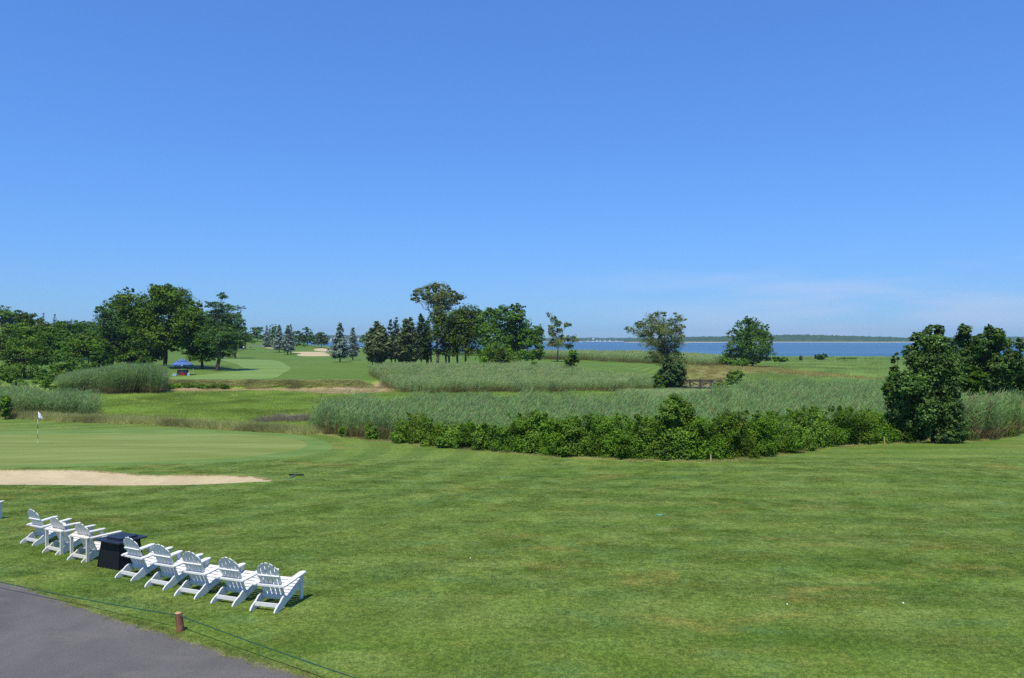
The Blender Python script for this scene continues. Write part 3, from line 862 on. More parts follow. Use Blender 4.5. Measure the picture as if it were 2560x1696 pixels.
scatter("dry_meadow_grass", "ochre dry grass on the rise beyond the footbridge", "grass", p_, T_straw, scl3(len(p_), 1.2, 1.7, .5, .9))
x0, y0, _ = P(690, 1046)
p_ = spread(900, ang(640), ang(800), 60, 82, lambda x, y: np.abs(y - np.interp(x / y, [ang(640), ang(700), ang(740), ang(800)], [71.5, 74, 73.5, 75.5])) < np.interp(x / y, [ang(630), ang(680), ang(800)], [.5, 1.6, 1.8]))
scatter("dead_brush", "grey dead brush beside a mud patch in the marsh", "brush", p_, T_brush, scl3(len(p_), .8, 1.2, .7, 1.2))

# ------------------------------------------------------------------ trees and shrubs
M["bark"] = plain("bark", (0.075, 0.060, 0.048), 0.9, 0.1, 0.35, 3.0)
M["bark_grey"] = plain("grey_bark", (0.15, 0.135, 0.12), 0.9, 0.1, 0.3, 3.0)
LM = {
    "oak": leaf_mat("oak_leaves", (0.032, 0.082, 0.010), (0.108, 0.172, 0.024), 0.3),
    "oak_dark": leaf_mat("dark_oak_leaves", (0.024, 0.068, 0.010), (0.074, 0.142, 0.022), 0.27),
    "maple": leaf_mat("maple_leaves", (0.032, 0.094, 0.013), (0.102, 0.192, 0.034), 0.3),
    "olive": leaf_mat("olive_leaves", (0.038, 0.074, 0.012), (0.090, 0.138, 0.026), 0.28),
    "pale": leaf_mat("pale_leaves", (0.085, 0.125, 0.045), (0.190, 0.230, 0.100), 0.32),
    "bright": leaf_mat("bright_leaves", (0.050, 0.125, 0.012), (0.130, 0.225, 0.028), 0.35),
    "hedge": leaf_mat("hedge_leaves", (0.040, 0.105, 0.012), (0.130, 0.225, 0.032), 0.34, 0.9, 0.4),
    "hedge_olive": leaf_mat("olive_hedge_leaves", (0.048, 0.100, 0.012), (0.128, 0.195, 0.030), 0.32, 0.8, 0.35),
    "vine": leaf_mat("vine_leaves", (0.050, 0.120, 0.016), (0.165, 0.260, 0.050), 0.35, 0.8, 0.3),
    "sumac": leaf_mat("sumac_leaves", (0.042, 0.102, 0.014), (0.128, 0.208, 0.040), 0.3),
    "gloss": leaf_mat("glossy_leaves", (0.024, 0.066, 0.012), (0.085, 0.145, 0.040), 0.22, 0.8, 0.35, 0.5, 0.22),
    "pine": leaf_mat("pine_needles", (0.032, 0.080, 0.028), (0.095, 0.170, 0.062), 0.15),
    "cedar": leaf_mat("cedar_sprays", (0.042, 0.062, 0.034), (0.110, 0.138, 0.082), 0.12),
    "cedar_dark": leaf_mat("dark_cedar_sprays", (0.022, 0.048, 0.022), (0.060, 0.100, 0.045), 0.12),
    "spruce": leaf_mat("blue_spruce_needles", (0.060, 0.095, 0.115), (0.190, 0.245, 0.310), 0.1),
    "willow": leaf_mat("willow_leaves", (0.070, 0.105, 0.032), (0.180, 0.215, 0.095), 0.32),
}

def leaf_quads(c, size, nrm, g, aspect=0.6, axis=None):
    n = len(c)
    nrm = nrm / (np.linalg.norm(nrm, axis=1)[:, None] + 1e-9)
    r = g.normal(size=(n, 3)) if axis is None else axis
    u = np.cross(nrm, r) if axis is None else axis - nrm * np.sum(axis * nrm, 1)[:, None]
    u /= np.linalg.norm(u, axis=1)[:, None] + 1e-9
    w = np.cross(nrm, u)
    s = size[:, None]
    a = c - u * s * .5; b = c + w * s * aspect * .5 + u * s * .08; d = c + u * s * .5; e = c - w * s * aspect * .5 + u * s * .08
    v = np.stack([a, b, d, e], 1).reshape(-1, 3)
    return v, np.arange(4 * n).reshape(-1, 4)

def limb(mb, a, b, r0, r1, g, k=5, seg=4, wob=0.06):
    a = np.array(a, float); b = np.array(b, float); L = np.linalg.norm(b - a)
    pts = []
    for i in range(seg + 1):
        t = i / seg
        q = a + (b - a) * t
        if 0 < i < seg: q = q + g.normal(0, wob * L, 3) * [1, 1, .5]
        q[2] += 0.06 * L * math.sin(math.pi * t)
        pts.append(q)
    mb.tube(pts, [r0 + (r1 - r0) * i / seg for i in range(seg + 1)], k, False)
    return pts

def make_tree(name, label, cat, base_px, lobes, mat, leaf, n, depth=None, trunk_r=None, bark="bark", seed=1, flat=0.6, clump=0.20, shell=0.38,
              trunks=None, group=None, twigs=0.25, depth_ratio=0.9, up=0.7, aspect=0.62, crown="crown", trunk="trunk", spread_y=1.0, fill=1.0, hang=0.0, under=None, frag_min=15, grow=1.1):
    """lobes are (x, y, rx, ry) in photo pixels, turned into metres at the tree's own distance"""
    g = np.random.default_rng(seed)
    if depth is None: X, Y, Z = P(*base_px)
    else:
        Y = depth; X = (base_px[0] - CX) / F * Y; Z = float(ground(X, Y))
    k = Y / F
    L = []
    xm = np.mean([l[0] for l in lobes]); wid = (max(l[0] + l[2] for l in lobes) - min(l[0] - l[2] for l in lobes)) * k
    for i, (lx, ly, rx, ry) in enumerate(lobes):
        if frag_min < 900: rx, ry = rx * grow, ry * grow
        R_ = np.array([rx, (rx + ry) * .5 * depth_ratio, ry]) * k
        room = max(0.0, wid * .5 * depth_ratio - R_[1]) * spread_y
        cy = g.uniform(-1, 1) * room
        L.append((np.array([(lx - CX) * k - X, cy, CH - (ly - HY) * k - Z]), R_))
    root = thing(name, label, cat, (X, Y, Z), 0, group)
    hmax = max(c[2] + r[2] for c, r in L)
    tr = trunk_r or max(0.05, hmax * 0.022)
    if crown == "foliage": tr = min(tr, .045)
    # trunk and limbs
    mb = MB()
    cmass = np.mean([c for c, r in L], 0)
    low = min(c[2] - r[2] for c, r in L)
    tx = trunks or [(base_px[0], None)]
    for t_ in tx:
        bx = (t_[0] - CX) * k - X
        fork = np.array([bx * .6 + cmass[0] * .4 if len(tx) == 1 else bx, 0, max(low, 0) + 0.28 * (hmax - max(low, 0))])
        limb(mb, (bx, 0, -0.3), fork, tr * (1.25 if len(tx) == 1 else .8), tr * .62, g, 8, 6, 0.012)
        for c, r in L:
            if len(tx) > 1 and g.uniform() > 1.6 / len(tx): continue
            st = fork * g.uniform(.75, 1.0) if c[2] > fork[2] * .6 else fork * .6
            pts = limb(mb, st, c, tr * .42, tr * .12, g, 5, 5, 0.05)
            for _ in range(int(6 * twigs * 4)):
                d = g.normal(size=3); d /= np.linalg.norm(d); d[2] = abs(d[2]) * .8 + .1 * d[2]
                s = np.array(pts[int(g.integers(2, len(pts)))])
                limb(mb, s, c + d * r * .88, tr * .11, tr * .03, g, 3, 2, 0.05)
    mb.build(trunk, M[bark], root, True)
    # foliage: clumps of small leaf faces over the shells of the lobes
    L2 = []
    for c, r in L:
        if r[0] / k < frag_min: L2.append((c, r)); continue
        L2.append((c, r * .96))
        for _ in range(6):
            d = g.normal(size=3); d *= (g.uniform(.62, .92) / np.linalg.norm(d))
            if d[2] < -.3 and not (crown == "foliage"): d[2] *= -1
            L2.append((c + d * r, r * g.uniform(.24, .40) * np.array([1, 1, g.uniform(.7, 1.0)])))
    L = L2
    area = np.array([(r[0] * r[2] + r[0] * r[1] + r[1] * r[2]) for c, r in L]); area /= area.sum()
    Cs, Ns, Ts = [], [], []
    for (c, r), a in zip(L, area):
        nl = max(8, int(n * a)); rm = float(np.mean(r))
        per = 26; nc = max(4, nl // per)
        d = g.normal(size=(nc, 3)); d /= np.linalg.norm(d, axis=1)[:, None]
        if under is None: under = crown == "foliage"
        if not under: d[:, 2] = np.where(d[:, 2] < -0.45, -d[:, 2] * g.uniform(-.6, 1, nc), d[:, 2])
        rad = shell + (0.94 - shell) * g.uniform(size=nc) ** (0.55 * fill)
        cc = c + d * r * rad[:, None]
        cr = clump * rm * g.uniform(.5, 1.5, nc)
        off = np.clip(g.normal(size=(nc, per, 3)), -1.35, 1.35) * np.array([1, 1, flat]) * cr[:, None, None] * .75
        if hang: off[:, :, 2] -= hang * cr[:, None] * np.abs(off[:, :, 0]) / (cr[:, None] + 1e-6)
        P_ = (cc[:, None] + off).reshape(-1, 3)
        out_ = np.repeat(d, per, 0) * .55 + off.reshape(-1, 3) / (np.repeat(cr, per)[:, None] + 1e-6) * .35
        nn = out_ + g.normal(size=P_.shape) * .5 + np.array([0, 0, up])
        tt = np.clip(np.repeat(g.uniform(.15, .85, nc), per) + g.normal(0, .2, nc * per), 0, 1)
        kp = P_[:, 2] > 0.05
        Cs.append(P_[kp]); Ns.append(nn[kp]); Ts.append(tt[kp])
    C_, Nn, T_ = np.concatenate(Cs), np.concatenate(Ns), np.concatenate(Ts)
    v, f = leaf_quads(C_, leaf * g.uniform(.6, 1.35, len(C_)), Nn, g, aspect)
    mesh_obj(crown, v, f, LM[mat], root, False, T_)
    return root

def make_conifer(name, label, cat, base_px, top_y, r_px, mat, seed, depth=None, skirt=0.12, n_tier=26, per=11, kind="spruce", group=None, tops=None, trunks=None, needles=22, jag=0.25, lean=0.0, full=1.0, crown="crown"):
    g = np.random.default_rng(seed)
    if depth is None: X, Y, Z = P(*base_px)
    else:
        Y = depth; X = (base_px[0] - CX) / F * Y; Z = float(ground(X, Y))
    k = Y / F
    tops = tops or [(base_px[0], top_y, 1.0)]
    root = thing(name, label, cat, (X, Y, Z), 0, group)
    mb = MB(); Cs, Ax, Ns, Ss, Ts = [], [], [], [], []
    for (tx, ty, rs) in tops:
        H = CH - (ty - HY) * k - Z; rad = r_px * k * rs
        x0 = (tx - CX) * k - X
        ox = x0 * (.6 if trunks is None else .9); oy = g.uniform(-.4, .4) * rad if len(tops) > 1 else 0
        pts = [(ox + (x0 - ox) * t, oy + lean * 0, -0.25 + (H + .2) * t) for t in np.linspace(0, 1, 7)]
        mb.tube(pts, [max(.02, H * .019 * (1 - .93 * t)) for t in np.linspace(0, 1, 7)], 7, False)
        for it in range(n_tier):
            t = skirt + (1 - skirt) * (it + g.uniform(-.3, .3)) / n_tier
            t = min(max(t, skirt), .985)
            u = (t - skirt) / (1 - skirt)
            if kind == "spruce": prof = (1 - u) ** 0.88 * min(1, .55 + u * 4.5)
            else: prof = (1 - u ** 1.5) ** 0.8 * min(1, .55 + u * 3.2)
            z = H * t
            for ib in range(max(4, int(per * (0.45 + 0.75 * prof)))):
                az = g.uniform(0, 2 * math.pi)
                Lb = rad * prof * g.uniform(1 - jag, 1 + jag * .6) + 0.10
                dirv = np.array([math.cos(az), math.sin(az), 0])
                rise = -0.22 if kind == "spruce" else 0.38
                nn_ = max(7, int(needles * 1.5 * (.35 + .65 * Lb / max(rad, .01)) * full))
                s = g.uniform(.22, 1, nn_) ** .75
                P_ = np.array([ox + (x0 - ox) * t, oy, z]) + dirv * (Lb * s)[:, None]
                P_[:, 2] += Lb * (rise * s + (0.16 * s ** 3 if kind == "spruce" else 0.25 * s * s))
                side = np.cross(dirv, [0, 0, 1])
                P_ += side * (g.normal(0, .16, nn_) * Lb * (1.05 - s))[:, None] + g.normal(0, .05 * rad + .02, (nn_, 3))
                ax = dirv * .8 + side * g.normal(0, .6, nn_)[:, None] + np.array([0, 0, -.25 if kind == "spruce" else 0.75])
                Cs.append(P_); Ax.append(ax); Ns.append(g.normal(size=(nn_, 3)) * .5 + np.array([0, 0, .9]) + dirv * .35)
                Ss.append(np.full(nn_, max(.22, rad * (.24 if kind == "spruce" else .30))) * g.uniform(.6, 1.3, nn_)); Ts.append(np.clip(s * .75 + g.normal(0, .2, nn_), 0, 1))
    for t_ in (trunks or []):
        bx = (t_ - CX) * k - X
        mb.tube([(bx, 0, -.3), (bx * .97, 0, (CH - (top_y - HY) * k - Z) * .45)], [.22, .1], 7, False)
    mb.build("trunk", M["bark"], root, True)
    C_ = np.concatenate(Cs)
    v, f = leaf_quads(C_, np.concatenate(Ss), np.concatenate(Ns), g, .42, np.concatenate(Ax))
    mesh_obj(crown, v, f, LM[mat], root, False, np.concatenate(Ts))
    return root

# --- left tree group by the fairway
make_tree("oak_tree", "dark leafy tree at the left of the big oak, bare branch showing", "tree", (327, 918),
          [(300, 800, 48, 52), (292, 850, 42, 45), (330, 870, 55, 42), (285, 885, 32, 28), (345, 815, 45, 50), (330, 905, 40, 18), (385, 905, 25, 16), (300, 895, 46, 24), (345, 890, 50, 26), (275, 865, 24, 30)], "oak_dark", .46, 40000, depth=176, seed=11)
make_tree("oak_tree", "big broad round-crowned oak with the blue umbrella beside its trunk", "tree", (412, 922),
          [(345, 768, 52, 40), (395, 752, 60, 38), (440, 755, 58, 40), (485, 790, 46, 45), (420, 800, 80, 50), (370, 815, 60, 45), (470, 835, 55, 42), (410, 850, 60, 34), (455, 862, 50, 22), (385, 872, 36, 18), (500, 820, 40, 50), (440, 840, 70, 40), (380, 885, 34, 14)],
          "oak", .42, 56000, depth=164, seed=12)
make_tree("dark_tree", "dark low-skirted tree between the oak and the pine", "tree", (505, 925),
          [(505, 835, 42, 50), (490, 875, 38, 30), (525, 885, 32, 24), (505, 895, 40, 13), (505, 860, 52, 42)], "oak_dark", .40, 22000, depth=160, seed=13, shell=.35)
make_tree("white_pine", "tall ragged white pine at the right end of the oak group", "tree", (545, 927),
          [(548, 742, 16, 12), (540, 765, 26, 12), (570, 772, 24, 10), (590, 768, 12, 8), (535, 790, 34, 13), (575, 795, 30, 12), (550, 815, 44, 15), (590, 825, 22, 11), (545, 842, 48, 15), (580, 858, 34, 13),
           (555, 872, 40, 12), (590, 880, 16, 8), (560, 892, 26, 9), (550, 780, 26, 22), (555, 830, 34, 26), (560, 870, 36, 20), (565, 845, 42, 30), (540, 800, 32, 24)], "pine", .36, 30000, depth=154, seed=14, flat=.35, clump=.3, up=.7, aspect=.3, shell=.1)
make_tree("dark_tree", "round dark tree behind the white pine", "tree", (588, 880), [(588, 806, 24, 22), (580, 830, 22, 22), (600, 840, 20, 22)], "oak_dark", .5, 5000, depth=245, seed=15)
make_tree("white_pine", "small pine with drooping right side behind the fairway golfers", "tree", (613, 874),
          [(612, 822, 9, 8), (610, 838, 16, 9), (622, 842, 16, 8), (612, 854, 20, 8), (628, 858, 10, 6)], "pine", .5, 3200, depth=330, seed=16, flat=.4, clump=.3, up=.7, aspect=.3, shell=.1)
# --- wooded hillside on the left
HILL = [
    ("sumac_tree", "spreading feathery-leaved tree at the left edge above the reeds", (62, 975), [(30, 828, 50, 22), (85, 838, 48, 22), (20, 862, 48, 28), (110, 862, 45, 24), (60, 885, 62, 32), (20, 905, 45, 30), (115, 900, 40, 30), (60, 935, 60, 30), (-30, 880, 60, 50)], "sumac", .34, 24000, 128),
    ("leafy_shrub", "bushy shrub with pale leaf tips right of the feathery-leaved tree", (165, 975), [(150, 905, 30, 24), (185, 915, 30, 22), (140, 935, 28, 22), (175, 945, 34, 22), (200, 935, 20, 16)], "maple", .30, 9000, 124),
    ("leafy_tree", "yellow-green spreading tree left of the big oak", (205, 950), [(180, 868, 34, 16), (222, 868, 32, 18), (200, 890, 46, 16), (240, 890, 18, 18), (170, 890, 26, 14)], "bright", .36, 8000, 142),
    ("leafy_tree", "dark green tree on the slope left of the big oak", (185, 930), [(165, 822, 36, 22), (205, 825, 32, 22), (180, 845, 44, 18), (225, 845, 22, 22)], "oak_dark", .5, 9000, 205),
    ("leafy_tree", "olive green tree below the dark spire firs on the left hill", (95, 915), [(80, 800, 24, 18), (100, 818, 30, 18), (75, 825, 36, 18), (125, 835, 30, 18)], "olive", .5, 8000, 215),
    ("leafy_tree", "high tree at the far left on the hill crest", (10, 880), [(0, 784, 38, 20), (38, 791, 30, 17), (20, 808, 44, 18), (-30, 795, 40, 26), (-80, 800, 40, 30)], "maple", .65, 8000, 260),
    ("leafy_tree", "grey-green tree on the left hill crest beside the high tree", (55, 880), [(48, 800, 20, 11), (65, 812, 24, 12), (40, 822, 30, 14)], "sumac", .6, 4500, 262),
    ("leafy_tree", "low blue-green trees' crest just left of the big oak", (225, 880), [(212, 812, 20, 9), (240, 816, 22, 9), (225, 828, 34, 12), (255, 830, 20, 14)], "maple", .6, 5000, 285),
    ("leafy_tree", "low tree crown hiding the foot of the left hill", (128, 940), [(120, 850, 30, 18), (150, 862, 34, 18), (135, 880, 34, 18)], "maple", .42, 8000, 165),
    ("leafy_tree", "mid green tree filling the slope between the dark tree and the big oak", (222, 915), [(215, 850, 30, 18), (245, 862, 26, 18), (200, 868, 26, 16), (232, 880, 30, 16)], "sumac", .42, 8000, 170),
    ("leafy_tree", "broad green tree low on the hill behind the feathery-leaved tree", (70, 925), [(40, 845, 44, 16), (95, 848, 40, 16), (150, 842, 30, 14), (0, 850, 40, 18)], "maple", .5, 9000, 190),
    ("leafy_tree", "distant olive tree on the hill crest below the broader fir spire", (150, 870), [(135, 818, 26, 11), (165, 816, 22, 10), (150, 828, 40, 12), (195, 822, 22, 10)], "olive", .6, 6000, 270),
    ("leafy_shrub", "rounded shrub under the big dark tree above the reeds", (255, 945), [(250, 895, 24, 24), (268, 915, 20, 18), (240, 920, 24, 16)], "oak_dark", .34, 4500, 138),
    ("leafy_shrub", "small bright shrub low behind the left reeds", (95, 985), [(70, 958, 20, 9), (100, 955, 24, 14), (128, 965, 16, 10)], "hedge", .24, 4000, 108),
    ("leafy_shrub", "young bright green shrub standing at the left edge of the reeds", (14, 1046), [(14, 1000, 10, 16), (14, 1022, 12, 20)], "bright", .16, 2600, 68),
    ("leafy_shrub", "light green shrub at the extreme left behind the reeds", (5, 985), [(0, 938, 16, 14), (12, 950, 14, 12), (-20, 945, 20, 20)], "bright", .24, 2600, 105),
]
for i, (nm, lab, b, lo, mt, lf, n, d) in enumerate(HILL):
    make_tree(nm, lab, "shrub" if "shrub" in nm else "tree", b, lo, mt, lf, n, depth=d, seed=40 + i, crown="crown" if "tree" in nm else "foliage", trunk="trunk" if "tree" in nm else "stems", flat=.5)
for i, (x_, ty, r_, d_, lab) in enumerate([(109, 781, 13, 250, "dark fir spire farthest left on the wooded hill"), (137, 784, 13, 255, "broader dark fir spire beside the first on the hill"), (179, 795, 9, 250, "thin dark fir spire nearest the big oak")]):
    make_conifer("fir_tree", lab, "tree", (x_, 860), ty, r_, "cedar_dark", 60 + i, depth=d_, n_tier=18, per=8, needles=10)

# --- spruces and far trees along the golf course
for i, (bx, by, ty, r_, lab) in enumerate([(850, 906, 806, 28, "larger blue spruce standing alone right of the far bunkers"), (882, 901, 818, 20, "smaller blue spruce beside the larger one"),
        (698, 882, 812, 19, "blue spruce with short trunk, left of the leaning pair"), (719, 887, 812, 19, "blue spruce leaning slightly left of the far bunkers")]):
    make_conifer("blue_spruce", lab, "tree", (bx, by), ty, r_, "spruce", 70 + i, skirt=.14, n_tier=24, per=12, needles=13, group="blue spruces on the golf course")
make_conifer("blue_spruce", "blue spruce partly hidden behind the leaning one", "tree", (727, 876), 810, 15, "spruce", 76, depth=300, n_tier=22, per=9, needles=10, group="blue spruces on the golf course")
make_conifer("blue_spruce", "distant blue spruce behind the parked golf cart", "tree", (667, 870), 813, 15, "spruce", 77, depth=385, n_tier=20, per=9, needles=10, group="blue spruces on the golf course")
FAR = [
    ("leafy_tree", "round maple behind the golfers on the far fairway", (644, 868), [(642, 830, 16, 13), (635, 842, 12, 12), (652, 842, 12, 12)], "maple", .75, 2600, 440),
    ("leafy_tree", "bright low tree with flat crown left of the round maple", (623, 868), [(620, 848, 14, 6), (630, 853, 10, 5), (615, 853, 8, 4)], "bright", .6, 1400, 420),
    ("leafy_tree", "feathery bright tree behind the distant blue spruces", (682, 868), [(682, 818, 9, 9), (684, 832, 14, 12), (680, 846, 14, 12)], "bright", .7, 2200, 430),
    ("leafy_tree", "olive tree behind the far green", (745, 866), [(740, 838, 14, 12), (755, 842, 12, 12), (735, 850, 16, 12), (760, 853, 14, 10)], "olive", .75, 3000, 445),
    ("leafy_tree", "dark tree with a plume top behind the far green", (768, 866), [(765, 823, 10, 5), (772, 833, 10, 8), (775, 847, 12, 14), (764, 852, 12, 12)], "maple", .75, 3000, 447),
    ("leafy_tree", "rounded olive bush-like tree at the right end of the far green", (803, 866), [(803, 840, 15, 11), (795, 850, 13, 11), (813, 850, 13, 11), (803, 859, 20, 8)], "olive", .7, 3600, 430),
    ("leafy_shrub", "bright shrub in front of the trees behind the far green", (745, 867), [(740, 859, 12, 6), (755, 861, 10, 5)], "bright", .6, 1200, 420),
    ("leafy_tree", "small green tree glimpsed left of the cedars", (915, 872), [(912, 847, 10, 9), (905, 853, 9, 8), (922, 855, 9, 9)], "bright", .6, 1600, 380),
]
for i, (nm, lab, b, lo, mt, lf, n, d) in enumerate(FAR):
    make_tree(nm, lab, "shrub" if "shrub" in nm else "tree", b, lo, mt, lf, n, depth=d, seed=90 + i, crown="crown" if "tree" in nm else "foliage", trunk="trunk" if "tree" in nm else "stems", flat=.5)

# --- central group
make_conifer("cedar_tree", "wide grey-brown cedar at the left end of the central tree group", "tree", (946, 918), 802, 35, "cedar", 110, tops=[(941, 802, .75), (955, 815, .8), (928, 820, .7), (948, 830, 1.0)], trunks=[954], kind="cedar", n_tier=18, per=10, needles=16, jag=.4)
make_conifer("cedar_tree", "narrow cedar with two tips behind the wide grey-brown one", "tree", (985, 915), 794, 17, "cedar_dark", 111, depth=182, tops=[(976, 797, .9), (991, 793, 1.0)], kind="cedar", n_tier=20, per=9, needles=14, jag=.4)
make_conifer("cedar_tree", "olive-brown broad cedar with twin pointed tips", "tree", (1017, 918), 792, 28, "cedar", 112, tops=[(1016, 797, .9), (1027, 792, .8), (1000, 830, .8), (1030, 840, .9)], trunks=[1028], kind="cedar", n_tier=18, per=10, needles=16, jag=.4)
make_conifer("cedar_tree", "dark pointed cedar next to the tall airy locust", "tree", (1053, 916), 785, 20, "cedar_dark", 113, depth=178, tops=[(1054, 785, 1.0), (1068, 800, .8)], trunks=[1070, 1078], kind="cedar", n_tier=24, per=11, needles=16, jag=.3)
make_tree("locust_tree", "tallest tree of the central group, airy crown open to the sky", "tree", (1113, 917),
          [(1036, 750, 13, 11), (1048, 738, 16, 12), (1064, 729, 16, 12), (1082, 720, 20, 13), (1106, 721, 19, 13), (1100, 735, 22, 13), (1124, 735, 18, 10), (1148, 744, 18, 11), (1128, 757, 16, 9), (1085, 765, 14, 18), (1098, 785, 18, 20), (1112, 770, 18, 14), (1074, 745, 20, 15), (1112, 748, 26, 17), (1090, 760, 22, 20), (1136, 752, 18, 13), (1090, 800, 20, 22)],
          "willow", .32, 10500, seed=120, depth=182, flat=.9, up=.4, frag_min=8, clump=.34, shell=.25, bark="bark_grey", trunks=[(1093, None)], trunk_r=.28, twigs=.4)
make_tree("maple_tree", "olive-dark broad tree with several trunks in the central group", "tree", (1164, 917),
          [(1108, 835, 34, 45), (1140, 800, 36, 30), (1172, 792, 38, 30), (1150, 840, 52, 45), (1185, 830, 30, 40), (1110, 875, 32, 28), (1160, 878, 44, 26)], "olive", .40, 32000, depth=175, seed=121, trunks=[(1115, None), (1122, None), (1164, None), (1143, None)])
make_tree("maple_tree", "bright green maple with upswept crown right of the olive tree", "tree", (1265, 919),
          [(1222, 810, 34, 38), (1258, 792, 26, 28), (1292, 788, 24, 26), (1240, 845, 46, 40), (1298, 830, 40, 42), (1320, 850, 30, 36), (1346, 848, 16, 38), (1345, 880, 18, 24), (1290, 870, 40, 30), (1225, 878, 34, 26), (1310, 893, 34, 16), (1340, 895, 22, 14)], "maple", .38, 44000, depth=171, seed=122, clump=.17)
make_tree("leafy_shrub", "yellowish-green shrub in front of the bright maple", "shrub", (1245, 921), [(1215, 888, 26, 22), (1240, 872, 28, 20), (1262, 882, 26, 22), (1278, 900, 20, 16), (1235, 902, 34, 14)], "bright", .30, 9000, depth=158, seed=123, crown="foliage", trunk="stems")
make_tree("leafy_shrub", "brownish-olive shrub low in front of the yellowish-green one", "shrub", (1258, 924), [(1255, 888, 18, 20), (1268, 902, 18, 16), (1245, 908, 22, 10)], "olive", .28, 4500, depth=153, seed=124, crown="foliage", trunk="stems")
make_tree("slender_tree", "slender airy tree at the water's edge right of the maple", "tree", (1394, 905),
          [(1372, 790, 7, 8), (1384, 800, 10, 8), (1392, 812, 12, 9), (1376, 822, 10, 10), (1416, 815, 12, 7), (1384, 838, 12, 12), (1400, 828, 9, 8), (1410, 848, 16, 10), (1430, 850, 12, 10), (1396, 860, 14, 14), (1380, 862, 12, 12), (1420, 868, 14, 9)],
          "pale", .34, 6500, depth=214, seed=125, flat=.9, up=.4, frag_min=8, clump=.36, shell=.2, bark="bark_grey", trunk_r=.16, twigs=.35)
make_tree("leafy_shrub", "small bright green shrub rising from the pale reeds", "shrub", (1431, 932), [(1430, 883, 11, 9), (1436, 896, 15, 12), (1422, 902, 13, 11), (1430, 915, 13, 12)], "bright", .26, 4200, depth=140, seed=126, crown="foliage", trunk="stems")
make_tree("leafy_shrub", "low sapling in the pale reeds left of the small bright shrub", "shrub", (1334, 925), [(1334, 910, 8, 6), (1340, 918, 9, 6)], "hedge", .24, 800, depth=146, seed=127, crown="foliage", trunk="stems")
# --- right middle
make_tree("willow_tree", "loose grey-green willow leaning over the dark cedar by the footbridge", "tree", (1665, 945),
          [(1572, 828, 14, 10), (1592, 815, 20, 12), (1612, 838, 22, 14), (1620, 800, 18, 14), (1650, 788, 20, 12), (1640, 815, 28, 20), (1682, 802, 22, 16), (1700, 822, 14, 14), (1672, 832, 30, 24), (1610, 860, 24, 14), (1645, 862, 30, 22), (1685, 865, 28, 22), (1660, 890, 26, 16), (1650, 830, 44, 34), (1665, 875, 34, 26), (1605, 832, 26, 22), (1695, 850, 20, 26), (1640, 893, 26, 16), (1690, 890, 22, 18), (1668, 905, 30, 16), (1692, 908, 18, 14)],
          "willow", .24, 28000, depth=133, seed=130, flat=.9, up=.45, clump=.26, shell=.3, bark="bark", trunk_r=.2, twigs=.45, aspect=.35, trunks=[(1670, None)])
make_conifer("cedar_tree", "squat dark cedar bush at the left end of the footbridge", "tree", (1680, 975), 893, 32, "cedar_dark", 131, depth=118.5, tops=[(1672, 895, .8), (1690, 905, .9), (1680, 915, 1.0)], skirt=.05, n_tier=14, per=12, kind="cedar", needles=26, jag=.3)
make_tree("maple_tree", "round full tree standing alone before the bay", "tree", (1882, 912),
          [(1852, 812, 22, 16), (1882, 806, 26, 14), (1905, 826, 26, 20), (1848, 838, 24, 16), (1880, 838, 34, 24), (1918, 850, 20, 20), (1846, 868, 32, 22), (1832, 885, 22, 18), (1885, 876, 36, 26), (1912, 880, 22, 22), (1860, 895, 40, 14), (1900, 900, 30, 12), (1880, 860, 46, 44)], "maple", .36, 30000, under=True, trunk_r=.16, depth=197, seed=132, clump=.17)
SHR = [
    ("bright shrub at the left foot of the lone round tree", (1808, 912), [(1800, 899, 16, 9), (1818, 903, 16, 9), (1835, 905, 14, 7)], "hedge", .32, 3200, 190),
    ("low shrub in front of the lone round tree", (1858, 917), [(1850, 911, 20, 7), (1868, 906, 12, 8)], "hedge", .30, 2400, 184),
    ("low flat shrub right of the lone round tree", (1950, 905), [(1940, 897, 14, 6), (1956, 899, 14, 6)], "hedge", .34, 1800, 200),
    ("leafy shrub on the reeds right of the footbridge", (1842, 965), [(1832, 938, 14, 10), (1850, 935, 14, 10), (1840, 948, 18, 10), (1825, 955, 10, 9)], "hedge", .24, 4000, 122),
    ("green shrub left of the dark cedar by the footbridge", (1645, 972), [(1640, 948, 14, 11), (1655, 952, 14, 12), (1645, 962, 16, 9)], "hedge", .22, 3600, 118),
    ("smaller green shrub in the reeds farther left of the dark cedar", (1586, 972), [(1580, 953, 10, 7), (1592, 955, 9, 7), (1586, 962, 13, 8)], "bright", .20, 2600, 117),
    ("leafy shrub overgrowing the right end of the footbridge", (1787, 978), [(1792, 964, 10, 7), (1808, 962, 12, 8), (1800, 971, 14, 7)], "sumac", .20, 3000, 113),
    ("tiny dark juniper standing by the bay shore", (2002, 902), [(2002, 893, 4, 8), (2002, 897, 6, 5)], "cedar_dark", .4, 500, 262),
    ("small round dark shrub by the bay shore", (2052, 900), [(2046, 892, 9, 7), (2058, 890, 9, 7), (2052, 893, 12, 6)], "oak_dark", .45, 1400, 265),
    ("low green shrubs' line at the bay shore right of the round dark shrub", (2120, 902), [(2095, 898, 16, 3), (2125, 898, 18, 4), (2160, 899, 20, 3)], "bright", .5, 1600, 285),
]
for i, (lab, b, lo, mt, lf, n, d) in enumerate(SHR):
    make_tree("leafy_shrub", lab, "shrub", b, lo, mt, lf, n, depth=d, seed=140 + i, crown="foliage", trunk="stems", flat=.6)
